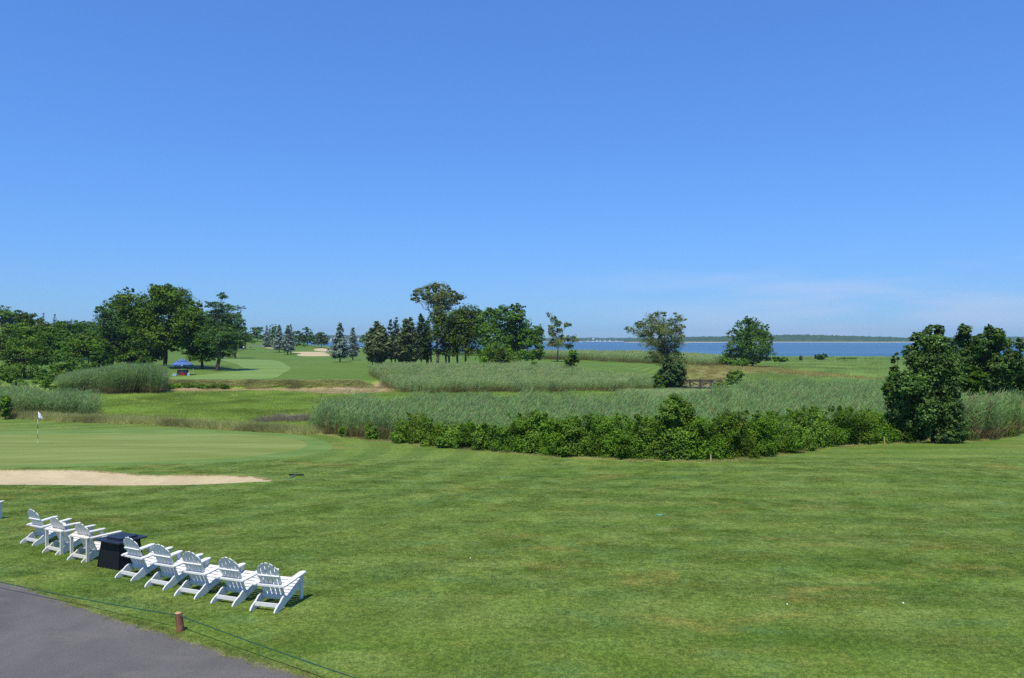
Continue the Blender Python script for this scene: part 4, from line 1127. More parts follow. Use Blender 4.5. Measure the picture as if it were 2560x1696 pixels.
make_tree("glossy_tree", "large dark glossy-leaved tree at the right end of the hedgerow", "tree", (2335, 1108),
          [(2340, 828, 24, 16), (2302, 848, 20, 18), (2330, 862, 38, 26), (2368, 868, 26, 24), (2285, 888, 24, 26), (2325, 910, 48, 36), (2375, 915, 28, 34), (2250, 960, 34, 34), (2300, 960, 46, 40), (2360, 965, 38, 40), (2245, 1010, 30, 32), (2300, 1020, 44, 40), (2355, 1025, 40, 40), (2330, 1068, 44, 32), (2265, 1055, 26, 28), (2375, 1070, 28, 28), (2310, 1088, 40, 18), (2355, 1088, 38, 18)],
          "gloss", .145, 84000, depth=49.6, seed=160, clump=.22, grow=1.1, frag_min=10, under=True, trunk_r=.13, aspect=.7, shell=.35, spread_y=.7)
make_tree("glossy_tree", "second dark glossy-leaved tree with twin peaks behind the right reeds", "tree", (2470, 1080),
          [(2408, 828, 16, 14), (2420, 850, 20, 20), (2455, 828, 9, 14), (2478, 838, 18, 18), (2500, 862, 26, 22), (2530, 862, 10, 16), (2465, 880, 30, 26), (2520, 895, 20, 22), (2490, 915, 36, 30), (2430, 890, 28, 26), (2420, 935, 30, 32), (2470, 955, 40, 30), (2520, 950, 26, 30), (2400, 905, 24, 30), (2445, 860, 26, 20), (2535, 910, 16, 28), (2500, 985, 40, 22)],
          "gloss", .16, 64000, under=True, grow=1.14, frag_min=9, depth=60, seed=161, clump=.25, trunk_r=.12, aspect=.7, shell=.35, spread_y=.7)
RGT = [
    ("yellow-green young sumac between the two dark glossy trees", (2435, 1040), [(2430, 930, 22, 16), (2445, 942, 24, 18), (2425, 955, 22, 16), (2438, 975, 24, 16)], "bright", .24, 5000, 54),
    ("leafy shrub at the right edge behind the reed clump", (2550, 1062), [(2550, 920, 18, 20), (2562, 945, 24, 26), (2545, 975, 20, 24), (2575, 990, 30, 40), (2600, 930, 30, 30)], "olive", .24, 9000, 62),
    ("narrow upright shrub in front of the bay left of the large glossy tree", (2239, 1050), [(2238, 889, 9, 9), (2241, 905, 12, 12), (2237, 925, 14, 14), (2232, 950, 20, 18), (2235, 990, 20, 26), (2238, 1040, 20, 30)], "gloss", .20, 3600, 56),
    ("light green leafy shrub on the left flank of the large glossy tree", (2228, 1090), [(2236, 945, 14, 16), (2222, 972, 16, 18), (2232, 1000, 16, 18)], "hedge", .17, 4200, 50.5),
    ("dark shrub by the cart path at the right edge", (2566, 1064), [(2562, 1030, 12, 24), (2580, 1035, 20, 26)], "oak_dark", .2, 3000, 60),
]
for i, (lab, b, lo, mt, lf, n, d) in enumerate(RGT):
    make_tree("leafy_shrub", lab, "shrub", b, lo, mt, lf, n, depth=d, seed=170 + i, crown="foliage", trunk="stems", flat=.6)

# --- hedgerow between lawn and reeds: (x, top row, half width, material, how far behind the lawn edge)
HEDGE = [(862, 1068, 10, "vine", .5), (930, 1062, 16, "vine", .7), (1012, 1062, 26, "vine", .9), (1048, 1040, 34, "hedge", 1.5), (1088, 1060, 26, "vine", .9), (1128, 1068, 28, "vine", .8), (1165, 1064, 26, "hedge", 1.0),
         (1212, 1066, 26, "vine", .9), (1258, 1072, 24, "hedge", .9), (1300, 1042, 36, "hedge", 1.6), (1345, 1034, 40, "hedge", 1.9), (1392, 1052, 32, "vine", 1.1), (1436, 1046, 36, "hedge", 1.5), (1482, 1040, 36, "hedge", 1.7),
         (1530, 1046, 36, "vine", 1.5), (1578, 1052, 36, "hedge", 1.5), (1622, 1046, 36, "hedge", 1.7), (1758, 1050, 36, "hedge", 1.6), (1800, 1040, 38, "vine", 2.2), (1845, 1036, 40, "hedge", 1.9), (1895, 1042, 38, "hedge", 1.7),
         (1945, 1036, 40, "hedge", 1.9), (1995, 1030, 40, "vine", 1.9), (2045, 1028, 40, "hedge", 1.9), (2095, 1026, 40, "hedge", 1.9), (2145, 1032, 36, "hedge", 1.7), (2195, 1036, 36, "vine", 1.5), (2245, 1050, 30, "hedge", 1.2), (2420, 1062, 20, "hedge", .8), (2510, 1040, 22, "vine", .9)]
spec = {3: "taller leafy shrub among vines at the left end of the hedgerow", 0: "tiny leafy sprig at the foot of the reeds, leftmost of the hedgerow", 1: "small leafy bush at the foot of the reeds near the left hedgerow end",
        10: "wide arching shrub reaching highest in the left half of the hedgerow", 28: "low leafy bush at the foot of the right reed clump", 29: "leafy shrub at the right end of the right reed clump"}
for i, (hx, ty, hw, mt, off) in enumerate(HEDGE):
    if 1000 < hx < 2300: ty -= 9; hw *= 1.18
    a = ang(hx); e = float(np.interp(a, _ea, _e[:, 1])); d = e + off
    k = d / F; zb = float(ground(a * d, d)); by = HY + (CH - zb) / k
    hpx = by - ty; g = np.random.default_rng(500 + i)
    lo = []
    for j in range(9):
        u = g.uniform(-.72, .72); t = g.uniform(.12, .80) * (1 - .30 * abs(u))
        r_ = hw * g.uniform(.34, .56)
        lo.append((hx + u * hw, by - hpx * t, r_, min(r_ * .8, hpx * .26)))
    lo += [(hx + g.uniform(-.3, .3) * hw, ty + hpx * .24, hw * .72, hpx * .2), (hx - .5 * hw, by - hpx * .14, hw * .6, hpx * .17), (hx + .5 * hw, by - hpx * .14, hw * .6, hpx * .17), (hx, by - hpx * .35, hw * .9, hpx * .3)]
    ORD = ["first", "second", "third", "fourth", "fifth", "sixth", "seventh", "eighth", "ninth", "tenth", "eleventh", "twelfth", "thirteenth", "fourteenth", "fifteenth", "sixteenth", "seventeenth", "eighteenth", "nineteenth"]
    nl = sum(1 for q in HEDGE if hx < q[0] < 1690); nr = sum(1 for q in HEDGE if 1690 < q[0] < hx)
    lab = spec.get(i, "leafy hedgerow shrub, %s to the %s of the tall rounded bush" % ((ORD[nl], "left") if hx < 1690 else (ORD[nr], "right")))
    for j in range(4):
        lo.append((hx + g.uniform(-.8, .8) * hw, ty + g.uniform(3, 13), g.uniform(5, 9), g.uniform(5, 10)))
    if i > 2 and i < 28: mt = ["hedge", "vine", "hedge_olive", "bright", "hedge"][int(g.integers(0, 5))]
    make_tree("hedgerow_shrub", lab, "shrub", (hx, by), lo, mt, .088 if mt in ("hedge", "hedge_olive") else .11, int(5200 + hw * hpx * 2.9), depth=d, seed=520 + i, group="shrubs of the hedgerow", crown="foliage", trunk="stems",
              trunk_r=.03, bark="bark", clump=.30, flat=.8, shell=.3, spread_y=.9, twigs=.12, depth_ratio=1.15, frag_min=999)
d = float(np.interp(ang(1690), _ea, _e[:, 1])) + 1.4
make_tree("hedgerow_shrub", "tall rounded bush standing out of the hedgerow, dark at its foot", "shrub", (1690, 1156),
          [(1690, 1008, 26, 20), (1668, 1028, 26, 22), (1715, 1030, 26, 24), (1690, 1050, 46, 28), (1660, 1065, 24, 24), (1722, 1070, 26, 26), (1690, 1095, 44, 30), (1655, 1100, 22, 26), (1722, 1110, 24, 24), (1690, 1130, 46, 22), (1640, 1128, 22, 22)],
          "vine", .115, 30000, depth=d, seed=590, grow=1.14, group="shrubs of the hedgerow", crown="foliage", trunk="stems", trunk_r=.06, clump=.26, flat=.8, shell=.35)
d = 119.6
for i, (hx, ty, hw) in enumerate([(400, 955, 12), (425, 961, 13), (450, 962, 14), (478, 962, 14), (506, 963, 14), (535, 963, 14), (562, 964, 13)]):
    make_tree("bank_shrub", "low green bank shrub below the umbrella, %s of its row from the left" % ["first", "second", "third", "fourth", "fifth", "sixth", "seventh"][i], "shrub", (hx, 980), [(hx - hw * .4, ty + 8, hw * .9, 9), (hx + hw * .5, ty + 9, hw * .9, 9), (hx, ty + 3, hw * .7, 7)], "hedge", .17, 2200, depth=d, seed=600 + i,
              group="bank shrubs below the umbrella", crown="foliage", trunk="stems", trunk_r=.02, clump=.35)

# ------------------------------------------------------------------ white Adirondack chairs
M["white"] = plain("white_paint", (0.67, 0.67, 0.66), 0.45, 0.25, 0.05, 9.0)
M["cream"] = plain("cream_paint", (0.68, 0.655, 0.59), 0.45, 0.35, 0.03, 8.0)
REC = math.radians(24)
def back_frame(x0):
    # u across, v along the slat, w thickness; slat leans back from the rear of the seat
    def fr(u, v, w):
        return (x0 * (1 + v * .06) + u * (1 + v * .10), -0.10 - v * math.sin(REC) + w * math.cos(REC), 0.17 + v * math.cos(REC) + w * math.sin(REC))
    return fr
def slat_outline(w, x0, kind):
    # tops follow one arch over the whole back; the second kind has a scalloped edge
    def top(u):
        x = x0 + u
        return (.865 - .17 * (x / .24) ** 2) if kind == "a" else (.86 - .18 * (x0 / .24) ** 2 - (x0 / .24) * u * .7 - 1.6 * u * u * 8 * .5)
    return [(-w / 2, 0), (w / 2, 0)] + [(u, top(u) - (.012 if abs(u) > w * .49 else 0)) for u in np.linspace(w / 2, -w / 2, 8)]
def make_chair(kind, label):
    mt = M["white"] if kind == "a" else M["cream"]
    t = thing("adirondack_chair", label, "chair", group="white chairs on the lawn")
    for i in range(5):
        x0 = (i - 2) * 0.101
        mb = MB().prism(slat_outline(.068, x0, kind), back_frame(x0), .02)
        mb.build("back_slat", mt, t)
    for s, nm in ((-1, "seat_rail"), (1, "seat_rail")):
        prof = [(.43, .39), (.43, .27), (-.10, .10), (-.38, 0), (-.55, 0), (-.575, .02), (-.56, .055), (-.50, .105), (-.36, .175), (-.30, .225), (-.22, .262), (-.17, .255), (-.19, .19), (-.10, .185)]
        MB().prism(prof, lambda u, v, w, s=s: (s * .27 + w, u, v), .032).build(nm, mt, t)
    for i in range(6):
        y = .405 - i * .092; z = .405 - (.43 - y) * .385
        r_ = __import__("mathutils").Matrix.Rotation(math.radians(21), 3, 'X')
        MB().box((0, y, z), (.56, .080, .022), r_).build("seat_slat", mt, t)
    for s in (-1, 1):
        MB().box((s * .304, .40, .265), (.034, .095, .53)).build("front_leg", mt, t)
        arm = [(-.04, -.36), (.04, -.36), (.062, -.28), (.070, .10), (.070, .42)] + [(.070 * math.cos(q), .42 + .085 * math.sin(q)) for q in np.linspace(.25, math.pi - .25, 7)] + [(-.070, .42), (-.070, .10), (-.062, -.28)]
        zt = .545 if kind == "a" else .575; slope = .085 if kind == "a" else -.02
        MB().prism(arm, lambda u, v, w, s=s: (s * .318 + u, v, zt + w - max(0, .42 - v) * slope), .026).build("armrest", mt, t)
        MB().prism([(.36, .53), (.36, .30), (.375, .30), (.44, .53)], lambda u, v, w, s=s: (s * .336 + w, u + .0, v), .028).build("arm_bracket", mt, t)
    ux = Vector((1, 0, 0)); 
    rot = __import__("mathutils").Matrix.Rotation(REC, 3, 'X')
    def on_back(v, off): return (0, -0.10 - v * math.sin(REC) - off * math.cos(REC), 0.17 + v * math.cos(REC) - off * math.sin(REC))
    if kind == "a":
        MB().box(on_back(.545, .026), (.49, .03, .05), rot).build("upper_back_rail", mt, t)
        MB().box((0, -.295, .462), (.68, .055, .034)).build("arm_back_rail", mt, t)
    else:
        out_ = [(-.36, -.40), (-.20, -.345), (0, -.325), (.20, -.345), (.36, -.40), (.36, -.475), (-.36, -.475)]
        MB().prism(out_, lambda u, v, w: (u, v, .605 + w), .028).build("arm_back_rail", mt, t)
        for s in (-1, 1):
            MB().box((s * .305, -.43, .295), (.036, .075, .585)).build("rear_post", mt, t)
    MB().box(on_back(.035, .030), (.51, .03, .085), rot).build("lower_back_rail", mt, t)
    MB().box((0, -.41, .115), (.51, .03, .075)).build("stretcher", mt, t)
    return t

chairs = [((49.6, 1357), (80.7, 1368.7), "a", "white slatted chair farthest left of the row, clear of the frame edge"),
          ((105, 1380.3), (139, 1392), "b", "cream slatted chair with rear posts, second from the left in the row"),
          ((167.1, 1398.8), (204, 1411.4), "b", "cream slatted chair with rear posts, directly left of the black fire table"),
          ((287.1, 1444.2), (327.1, 1456.7), "a", "white slatted chair directly right of the black fire table"),
          ((360.7, 1468.2), (408, 1477.8), "a", "white slatted chair, second one right of the black fire table"),
          ((434.6, 1489.8), (486.6, 1501), "a", "white slatted chair, third one right of the black fire table"),
          ((526.2, 1509.4), (581.3, 1519), "a", "white slatted chair, second from the right end of the row"),
          ((623.3, 1529.8), (686.8, 1538.2), "a", "white slatted chair at the right end of the row, nearest the camera")]
protos = {}
yaws = [28, 27, 26, 27.5, 24, 22, 21, 15]
for (rl, rr, kd, lab), yw in zip(chairs, yaws):
    a = np.array(P(*rl)[:2]); b = np.array(P(*rr)[:2])
    lat = np.array([math.cos(math.radians(yw)), -math.sin(math.radians(yw))]); fwd = np.array([-lat[1], lat[0]])
    org = (a + b) / 2 + fwd * .575
    if kd not in protos: protos[kd] = c = make_chair(kd, lab)
    else: c = copy_tree(protos[kd]); c["label"] = lab
    c.location = (org[0], org[1], float(ground(*org)) + .004)
    c.rotation_euler = (0, 0, math.atan2(lat[1], lat[0]))
c = copy_tree(protos["a"]); c["label"] = "white chair cut off by the left frame edge, armrest and leg showing"
lx, ly, lz = P(1, 1297); yw = math.radians(22)
ox, oy = .304, .40
c.location = (lx - (ox * math.cos(yw) + oy * math.sin(yw)), ly - (-ox * math.sin(yw) + oy * math.cos(yw)), lz)
c.rotation_euler = (0, 0, -yw)

# black fire table
M["black"] = plain("black_powder_coat", (0.008, 0.009, 0.011), 0.5, 0.25, 0.15, 5.0)
M["navy_top"] = plain("dark_slate_top", (0.014, 0.018, 0.028), 0.42, 0.4, 0.15, 5.0)
px_, py_, _ = P(296.6, 1427)
yaw = math.radians(-26.5)
t = thing("fire_table", "black square fire table with overhanging top and raised lid among the chairs", "fire table", (0, 0, 0), yaw)
ex = np.array([math.cos(yaw), math.sin(yaw)]); ey = np.array([-math.sin(yaw), math.cos(yaw)])
cen_ = np.array([px_, py_]) - ex * .38 + ey * .34
t.location = (cen_[0], cen_[1], float(ground(*cen_)))
v = [(sx * w, sy * d_, z) for z, w, d_ in ((0.0, .38, .34), (.02, .38, .34), (.64, .315, .275)) for sx, sy in ((-1, -1), (1, -1), (1, 1), (-1, 1))]
f = [(3, 2, 1, 0), (8, 9, 10, 11)] + [(i * 4 + j, i * 4 + (j + 1) % 4, (i + 1) * 4 + (j + 1) % 4, (i + 1) * 4 + j) for i in range(2) for j in range(4)]
bs = MB().add(v, f).build("base", M["black"], t)
MB().box((0, 0, .665), (.90, .80, .03)).build("table_top", M["navy_top"], t)
MB().box((0, 0, .635), (.70, .62, .035)).build("apron", M["black"], t)
MB().box((.02, .03, .70), (.50, .46, .045)).build("lid", M["navy_top"], t)
for sx in (-1, 1):
    for sy in (-1, 1):
        MB().tube([(sx * .385, sy * .345, -.01), (sx * .318, sy * .278, .62)], .012, 6).build("corner_trim", M["black"], t)

# rope and wooden posts
M["redwood"] = None
m, nt, out = new_mat("red_wood"); p = N(nt, "TexCoord").outputs["Object"]
n1 = noise(nt, mapping(nt, p, (14, 14, 2.2)), 1.0, 4, 0.65, 0.8)
c_ = mixc(nt, mapr(nt, n1, .35, .65), (0.15, 0.060, 0.036), (0.30, 0.130, 0.085))
finish(nt, out, c_, 0.8, 0.2, bump(nt, n1, .6, .02)); M["redwood"] = m
M["cut"] = plain("cut_wood", (0.44, 0.26, 0.15), 0.8)
M["rope"] = plain("green_rope", (0.018, 0.075, 0.045), 0.7, 0.2, 0.3, 40.0)
M["steel"] = plain("steel", (0.5, 0.5, 0.5), 0.35, 0.5, 0.1, 6.0, 0.9)
rope_pts = []
for i, (bx, by, lab) in enumerate([(449, 1578, "short red-brown wooden post holding the green rope by the path"), (-330, 1400, "red-brown rope post beyond the left edge of the view"), (1330, 1930, "red-brown rope post below the bottom edge of the view")]):
    x, y, z = P(bx, by) if by < 1700 else (0.45, 10.0, 0.0)
    t = thing("rope_post", lab, "post", (x, y, z), 0.3 + i, "red-brown rope posts")
    k = 10; prof = []
    vs, fs = [], []
    for zi, (zz, r_, ox) in enumerate([(-.1, .074, .012), (0, .072, .010), (.10, .066, .004), (.20, .064, -.010), (.30, .064, -.024), (.335, .062, -.027)]):
        for j in range(k):
            a = 2 * math.pi * j / k; rr = r_ * (1 + .08 * math.sin(3 * a + 1) + .03 * math.sin(5 * a + zz * 9))
            vs.append((ox * math.cos(-.3 - i) + rr * math.cos(a), ox * math.sin(-.3 - i) + rr * math.sin(a), zz))
    for zi in range(5):
        for j in range(k): fs.append((zi * k + j, zi * k + (j + 1) % k, zi * k + k + (j + 1) % k, zi * k + k + j))
    mesh_obj("shaft", vs, fs, M["redwood"], t, True)
    top = [(q[0], q[1], q[2] + .001) for q in vs[-k:]] + [(sum(q[0] for q in vs[-k:]) / k, sum(q[1] for q in vs[-k:]) / k, .362)]
    mesh_obj("cut_top", top, [(j, (j + 1) % k, k) for j in range(k)], M["cut"], t)
    MB().tube([(.045 + .03 * math.cos(a), -.03, .285 + .022 * math.sin(a)) for a in np.linspace(0, 2 * math.pi, 9)], .005, 5).build("eye_bolt", M["steel"], t)
    rope_pts.append((x, y, z + .285))
A, B, C3 = rope_pts[1], rope_pts[0], rope_pts[2]
def sag(p0, p1, s, n=24): return [tuple(p0[i] + (p1[i] - p0[i]) * q - (s * 4 * q * (1 - q) if i == 2 else 0) for i in range(3)) for q in np.linspace(0, 1, n)]
rp = sag(A, B, .11)[:-1] + sag(B, C3, .05)
tag(MB().tube(rp, .0095, 6).build("rope", M["rope"], None, True), "thin dark green rope strung between the low posts by the path", "rope")

# flagstick
fx, fy, fz = P(94.5, 1111)
M["dark_band"] = plain("dark_band", (0.02, 0.03, 0.02), 0.5)
M["flag"] = plain("flag_cloth", (0.82, 0.80, 0.86), 0.8, 0.1, 0.05, 20)
M["flag_mark"] = plain("flag_mark", (0.16, 0.14, 0.42), 0.8, 0.1)
t = thing("flagstick", "golf flagstick with white flag standing in the putting green", "flag", (fx, fy, fz))
k = fy / F; H = 83 * k
zs = [0, .16, .31, .46, .60, .76, 1.0]
for i in range(6):
    MB().tube([(0, 0, H * zs[i]), (0, 0, H * zs[i + 1])], .014, 8).build("pole_band", M["white"] if i % 2 == 0 else M["dark_band"], t)
fv = []; nf = 8
for i in range(nf + 1):
    u = i / nf
    for j in range(5):
        w_ = j / 4
        fv.append((.02 + u * .24 * (.35 + .65 * w_), .07 * math.sin(u * 7 + w_ * 2) * u + .05 * u, H * .985 - w_ * H * .205 - u * .10 * (1.2 - w_ * .3)))
ff = np.array([(i * 5 + j, i * 5 + j + 1, (i + 1) * 5 + j + 1, (i + 1) * 5 + j) for i in range(nf) for j in range(4)])
fl = mesh_obj("flag", fv, ff, M["flag"], t, True)
md = fl.modifiers.new("thick", 'SOLIDIFY'); md.thickness = .004
MB().lathe([(.054, -.10), (.054, .004), (.050, .006)], 14).build("cup", M["dark_band"], t)

# bunker rake
x, y, z = P(741, 1190)
t = thing("bunker_rake", "dark bunker rake lying on the grass beyond the bunker tip", "rake", (x, y, z + .02), .0)
MB().box((0, 0, .03), (.66, .05, .05)).build("rake_head", M["black"], t)
for i in range(13): MB().box((-.30 + i * .05, 0, .0), (.012, .02, .06)).build("tine", M["black"], t)
M["grn_handle"] = plain("green_handle", (0.12, 0.22, 0.20), .5)
MB().tube([(0, -.02, .04), (-.16, -1.2, .015)], .016, 6).build("handle", M["grn_handle"], t)

# wooden marker stakes along the rough
M["stake"] = plain("pale_wood", (0.46, 0.35, 0.22), .8)
for x_, y_, h_, lab in [(1117, 1113, 22, "pale wooden stake in front of the left hedgerow"), (1777, 1155, 16, "pale wooden stake right of the tall hedgerow bush"), (2211, 1111, 15, "pale wooden stake left of the large glossy tree"),
                        (551, 1075, 12, "pale wooden stake in the dry fringe behind the green's right half"), (153, 1055, 10, "pale wooden stake in the dry fringe near the flag")]:
    x, y, z = P(x_, y_); y -= .12; x = ang(x_) * y; hh = h_ * y / F
    t = thing("marker_stake", lab, "stake", (x, y, float(ground(x, y))), .3, "marker stakes")
    MB().box((0, 0, hh * .45), (.055, .04, hh * .9 + .1)).build("stake_body", M["stake"], t)
    MB().prism([(-.027, 0), (.027, 0), (.012, .05), (-.012, .05)], lambda u, v, w: (u, w, hh * .9 + .05 + v), .038).build("stake_tip", M["stake"], t)

# small things on the lawn
M["sprink"] = plain("sprinkler_green", (0.10, 0.25, 0.14), .6)
x, y, z = P(1649, 1290)
tag(MB().lathe([(.10, -.02), (.11, .02), (.10, .035), (.05, .045)], 18).build("sprinkler_cover", M["sprink"], None), "round green sprinkler cover set in the lawn", "sprinkler").location = (x, y, z + .01)
for x_, y_, lab in [(1176, 1396, "white golf ball on the lawn, left of the sprinkler cover"), (1968, 1511, "white golf ball on the near right lawn"), (2258, 1508, "white golf ball farthest right on the lawn")]:
    x, y, z = P(x_, y_)
    bm = bmesh.new(); bmesh.ops.create_icosphere(bm, subdivisions=2, radius=.0215); me = bpy.data.meshes.new("golf_ball"); bm.to_mesh(me); bm.free(); me.materials.append(M["white"])
    o = bpy.data.objects.new("golf_ball", me); COL.objects.link(o); o.location = (x, y, z - .002); tag(o, lab, "ball", "golf balls on the lawn")

# ------------------------------------------------------------------ umbrella and refreshments by the oak
M["blue_cloth"] = plain("blue_canopy", (0.075, 0.135, 0.34), .75, .15, .12, 1.5)
M["blue_dark"] = plain("blue_vent", (0.018, 0.032, 0.16), .75, .15)
M["navy_cloth"] = plain("navy_cloth", (0.012, 0.016, 0.04), .8)
M["red"] = plain("red_plastic", (0.34, 0.02, 0.035), .4)
M["lightblue"] = plain("light_blue_plastic", (0.30, 0.46, 0.62), .4)
x, y, z = P(455, 938)
k = y / F
t = thing("market_umbrella", "blue octagonal market umbrella with vented top near the oak", "umbrella", (x, y, z), .2)
rU = 27.5 * k; hE = 26 * k; hP = 41 * k
for i in range(8):
    a0, a1 = 2 * math.pi * i / 8, 2 * math.pi * (i + 1) / 8
    def q(r_, a, z_): return (r_ * math.cos(a), r_ * math.sin(a), z_)
    am = (a0 + a1) / 2; zc = hE + (hP - hE) * .58; r2 = rU * .40
    v = [q(rU, a0, hE), q(rU * .96, am, hE + .02), q(rU, a1, hE), q(r2, a1, zc), q(r2 * .96, am, zc - .01), q(r2, a0, zc)]
    pn = MB().add(v, [(0, 1, 4, 5), (1, 2, 3, 4)]).build("canopy_panel", M["blue_cloth"], t)
    MB().add([q(rU, a0, hE), q(rU, a1, hE), q(rU * .99, a1, hE - .16), q(rU * .99, a0, hE - .16)], [(0, 1, 2, 3)]).build("valance", M["blue_cloth"], pn)
    MB().tube([q(.05, a0, hE + .2), q(rU * .97, a0, hE - .01)], .012, 4).build("rib", M["white"], t)
    MB().add([q(r2 * 1.15, a0, zc + .03), q(r2 * 1.15, a1, zc + .03), q(.03, am, hP)], [(0, 1, 2)]).build("vent_panel", M["blue_cloth"], t)
    MB().add([q(r2 * 1.0, a0, zc - .10), q(r2 * 1.0, a1, zc - .10), q(r2 * .98, a1, zc + .03), q(r2 * .98, a0, zc + .03)], [(0, 1, 2, 3)]).build("vent_gap", M["blue_dark"], t)
MB().box((.25, -rU * .945, hE - .07), (.42, .01, .12)).build("emblem", M["white"], t)
MB().tube([(0, 0, 0), (0, 0, hP + .06)], .03, 8).build("pole", M["white"], t)
MB().lathe([(.28, 0), (.28, .06), (.08, .10), (.05, .3)], 14).build("stand", M["black"], t)
def cooler(px, py, w, d_, h_, mt, lab, nm="cooler"):
    x, y, z = P(px, py)
    t = thing(nm, lab, "cooler", (x, y, z), .05)
    MB().box((0, 0, h_ * .42), (w, d_, h_ * .84)).build("body", mt, t)
    MB().box((0, 0, h_ * .91), (w * 1.04, d_ * 1.04, h_ * .13)).build("lid", M["white"] if mt is not M["red"] else M["red"], t)
    MB().tube([(-w * .54, 0, h_ * .5), (-w * .54, -d_ * .3, h_ * .72), (w * .54, -d_ * .3, h_ * .72), (w * .54, 0, h_ * .5)], .015, 5).build("handle", M["white"], t)
cooler(457.5, 939, .70, .42, .42, M["red"], "red cooler on the grass under the blue umbrella")
cooler(472, 939.5, .34, .34, .50, M["lightblue"], "light blue drink cooler right of the red one")
cooler(437, 940, .60, .40, .36, M["lightblue"], "low blue cooler in the shade left of the red one")
x, y, z = P(457, 935.5)
t = thing("serving_table", "dark-skirted table under the blue umbrella", "table", (x, y, z), 0)
MB().box((0, 0, .74), (1.7, .75, .03)).build("tabletop", M["navy_cloth"], t)
sk = []; n_ = 40
for i in range(n_):
    a = i / n_ * 4; s_ = int(a); u = a - s_; c0 = [(-.86, -.38), (.86, -.38), (.86, .38), (-.86, .38)]
    p0, p1 = c0[s_], c0[(s_ + 1) % 4]; rr = 1 + .02 * math.sin(i * 2.4)
    sk.append(((p0[0] + (p1[0] - p0[0]) * u) * rr, (p0[1] + (p1[1] - p0[1]) * u) * rr))
mesh_obj("table_skirt", [(a, b, .725) for a, b in sk] + [(a * 1.03, b * 1.05, .02) for a, b in sk], [(i, (i + 1) % n_, n_ + (i + 1) % n_, n_ + i) for i in range(n_)], M["navy_cloth"], t)
pp = []
for px, py, lab in [(429, 937, "thin white rope stake left of the blue umbrella"), (483, 935, "thin white rope stake right of the blue umbrella")]:
    x, y, z = P(px, py)
    t = thing("rope_stake", lab, "stake", (x, y, z)); MB().tube([(0, 0, -.1), (0, 0, .92)], .022, 6).build("rod", M["white"], t)
    MB().lathe([(.03, .90), (.034, .93), (.01, .96)], 8).build("cap", M["white"], t)
    pp.append((x, y, z + .45))
tag(MB().tube(sag(pp[0], pp[1], .12) + sag(pp[1], (pp[1][0] + 5.5, pp[1][1] + 2.5, pp[1][2] - .2), .1)[1:], .012, 4).build("boundary_cord", M["stake"], None), "pale cord strung between the stakes by the umbrella", "cord")

# ------------------------------------------------------------------ footbridge
M["old_wood"] = plain("weathered_dark_wood", (0.060, 0.055, 0.054), .85, .15, .3, 4.0)
M["deck_wood"] = plain("weathered_deck", (0.17, 0.145, 0.125), .9, .1, .25, 4.0)
bd = 119.0; k = bd / F
bx0, bx1 = ang(1700) * bd, ang(1786) * bd
bz = CH - (968 - HY) * k
t = thing("footbridge", "dark wooden footbridge with cross-braced railings over the creek", "bridge", (bx0, bd, bz), math.radians(-9))
Lb = 6.2; wB = 2.2
for i in range(24): MB().box((.13 + i * Lb / 24, wB / 2, .03), (Lb / 24 - .02, wB, .05)).build("deck_plank", M["deck_wood"], t)
for yy in (.12, wB - .12): MB().box((Lb / 2, yy, -.14), (Lb + .6, .12, .26)).build("beam", M["old_wood"], t)
for yy in (0.0, wB):
    nb = 4; st = Lb / nb
    MB().box((Lb / 2, yy, 1.06), (Lb + .3, .16, .06)).build("top_rail", M["old_wood"], t)
    MB().box((Lb / 2, yy, .86), (Lb + .1, .05, .10)).build("mid_rail", M["old_wood"], t)
    for i in range(nb + 1): MB().box((i * st, yy, .45), (.15, .10, 1.16)).build("railing_post", M["old_wood"], t)
    for i in range(nb):
        up_ = i % 2 == 0
        MB().tube([(i * st, yy + .02, .08 if up_ else .82), ((i + 1) * st, yy + .02, .82 if up_ else .08)], .07, 4).build("brace", M["old_wood"], t)
        MB().tube([(i * st, yy - .03, .82 if up_ else .08), ((i + .5) * st, yy - .03, .45)], .06, 4).build("brace", M["old_wood"], t)
for i in (0, Lb / 2, Lb):
    for yy in (.12, wB - .12): MB().tube([(i, yy, -2.6), (i, yy, -.02)], .10, 8).build("pile", M["old_wood"], t)

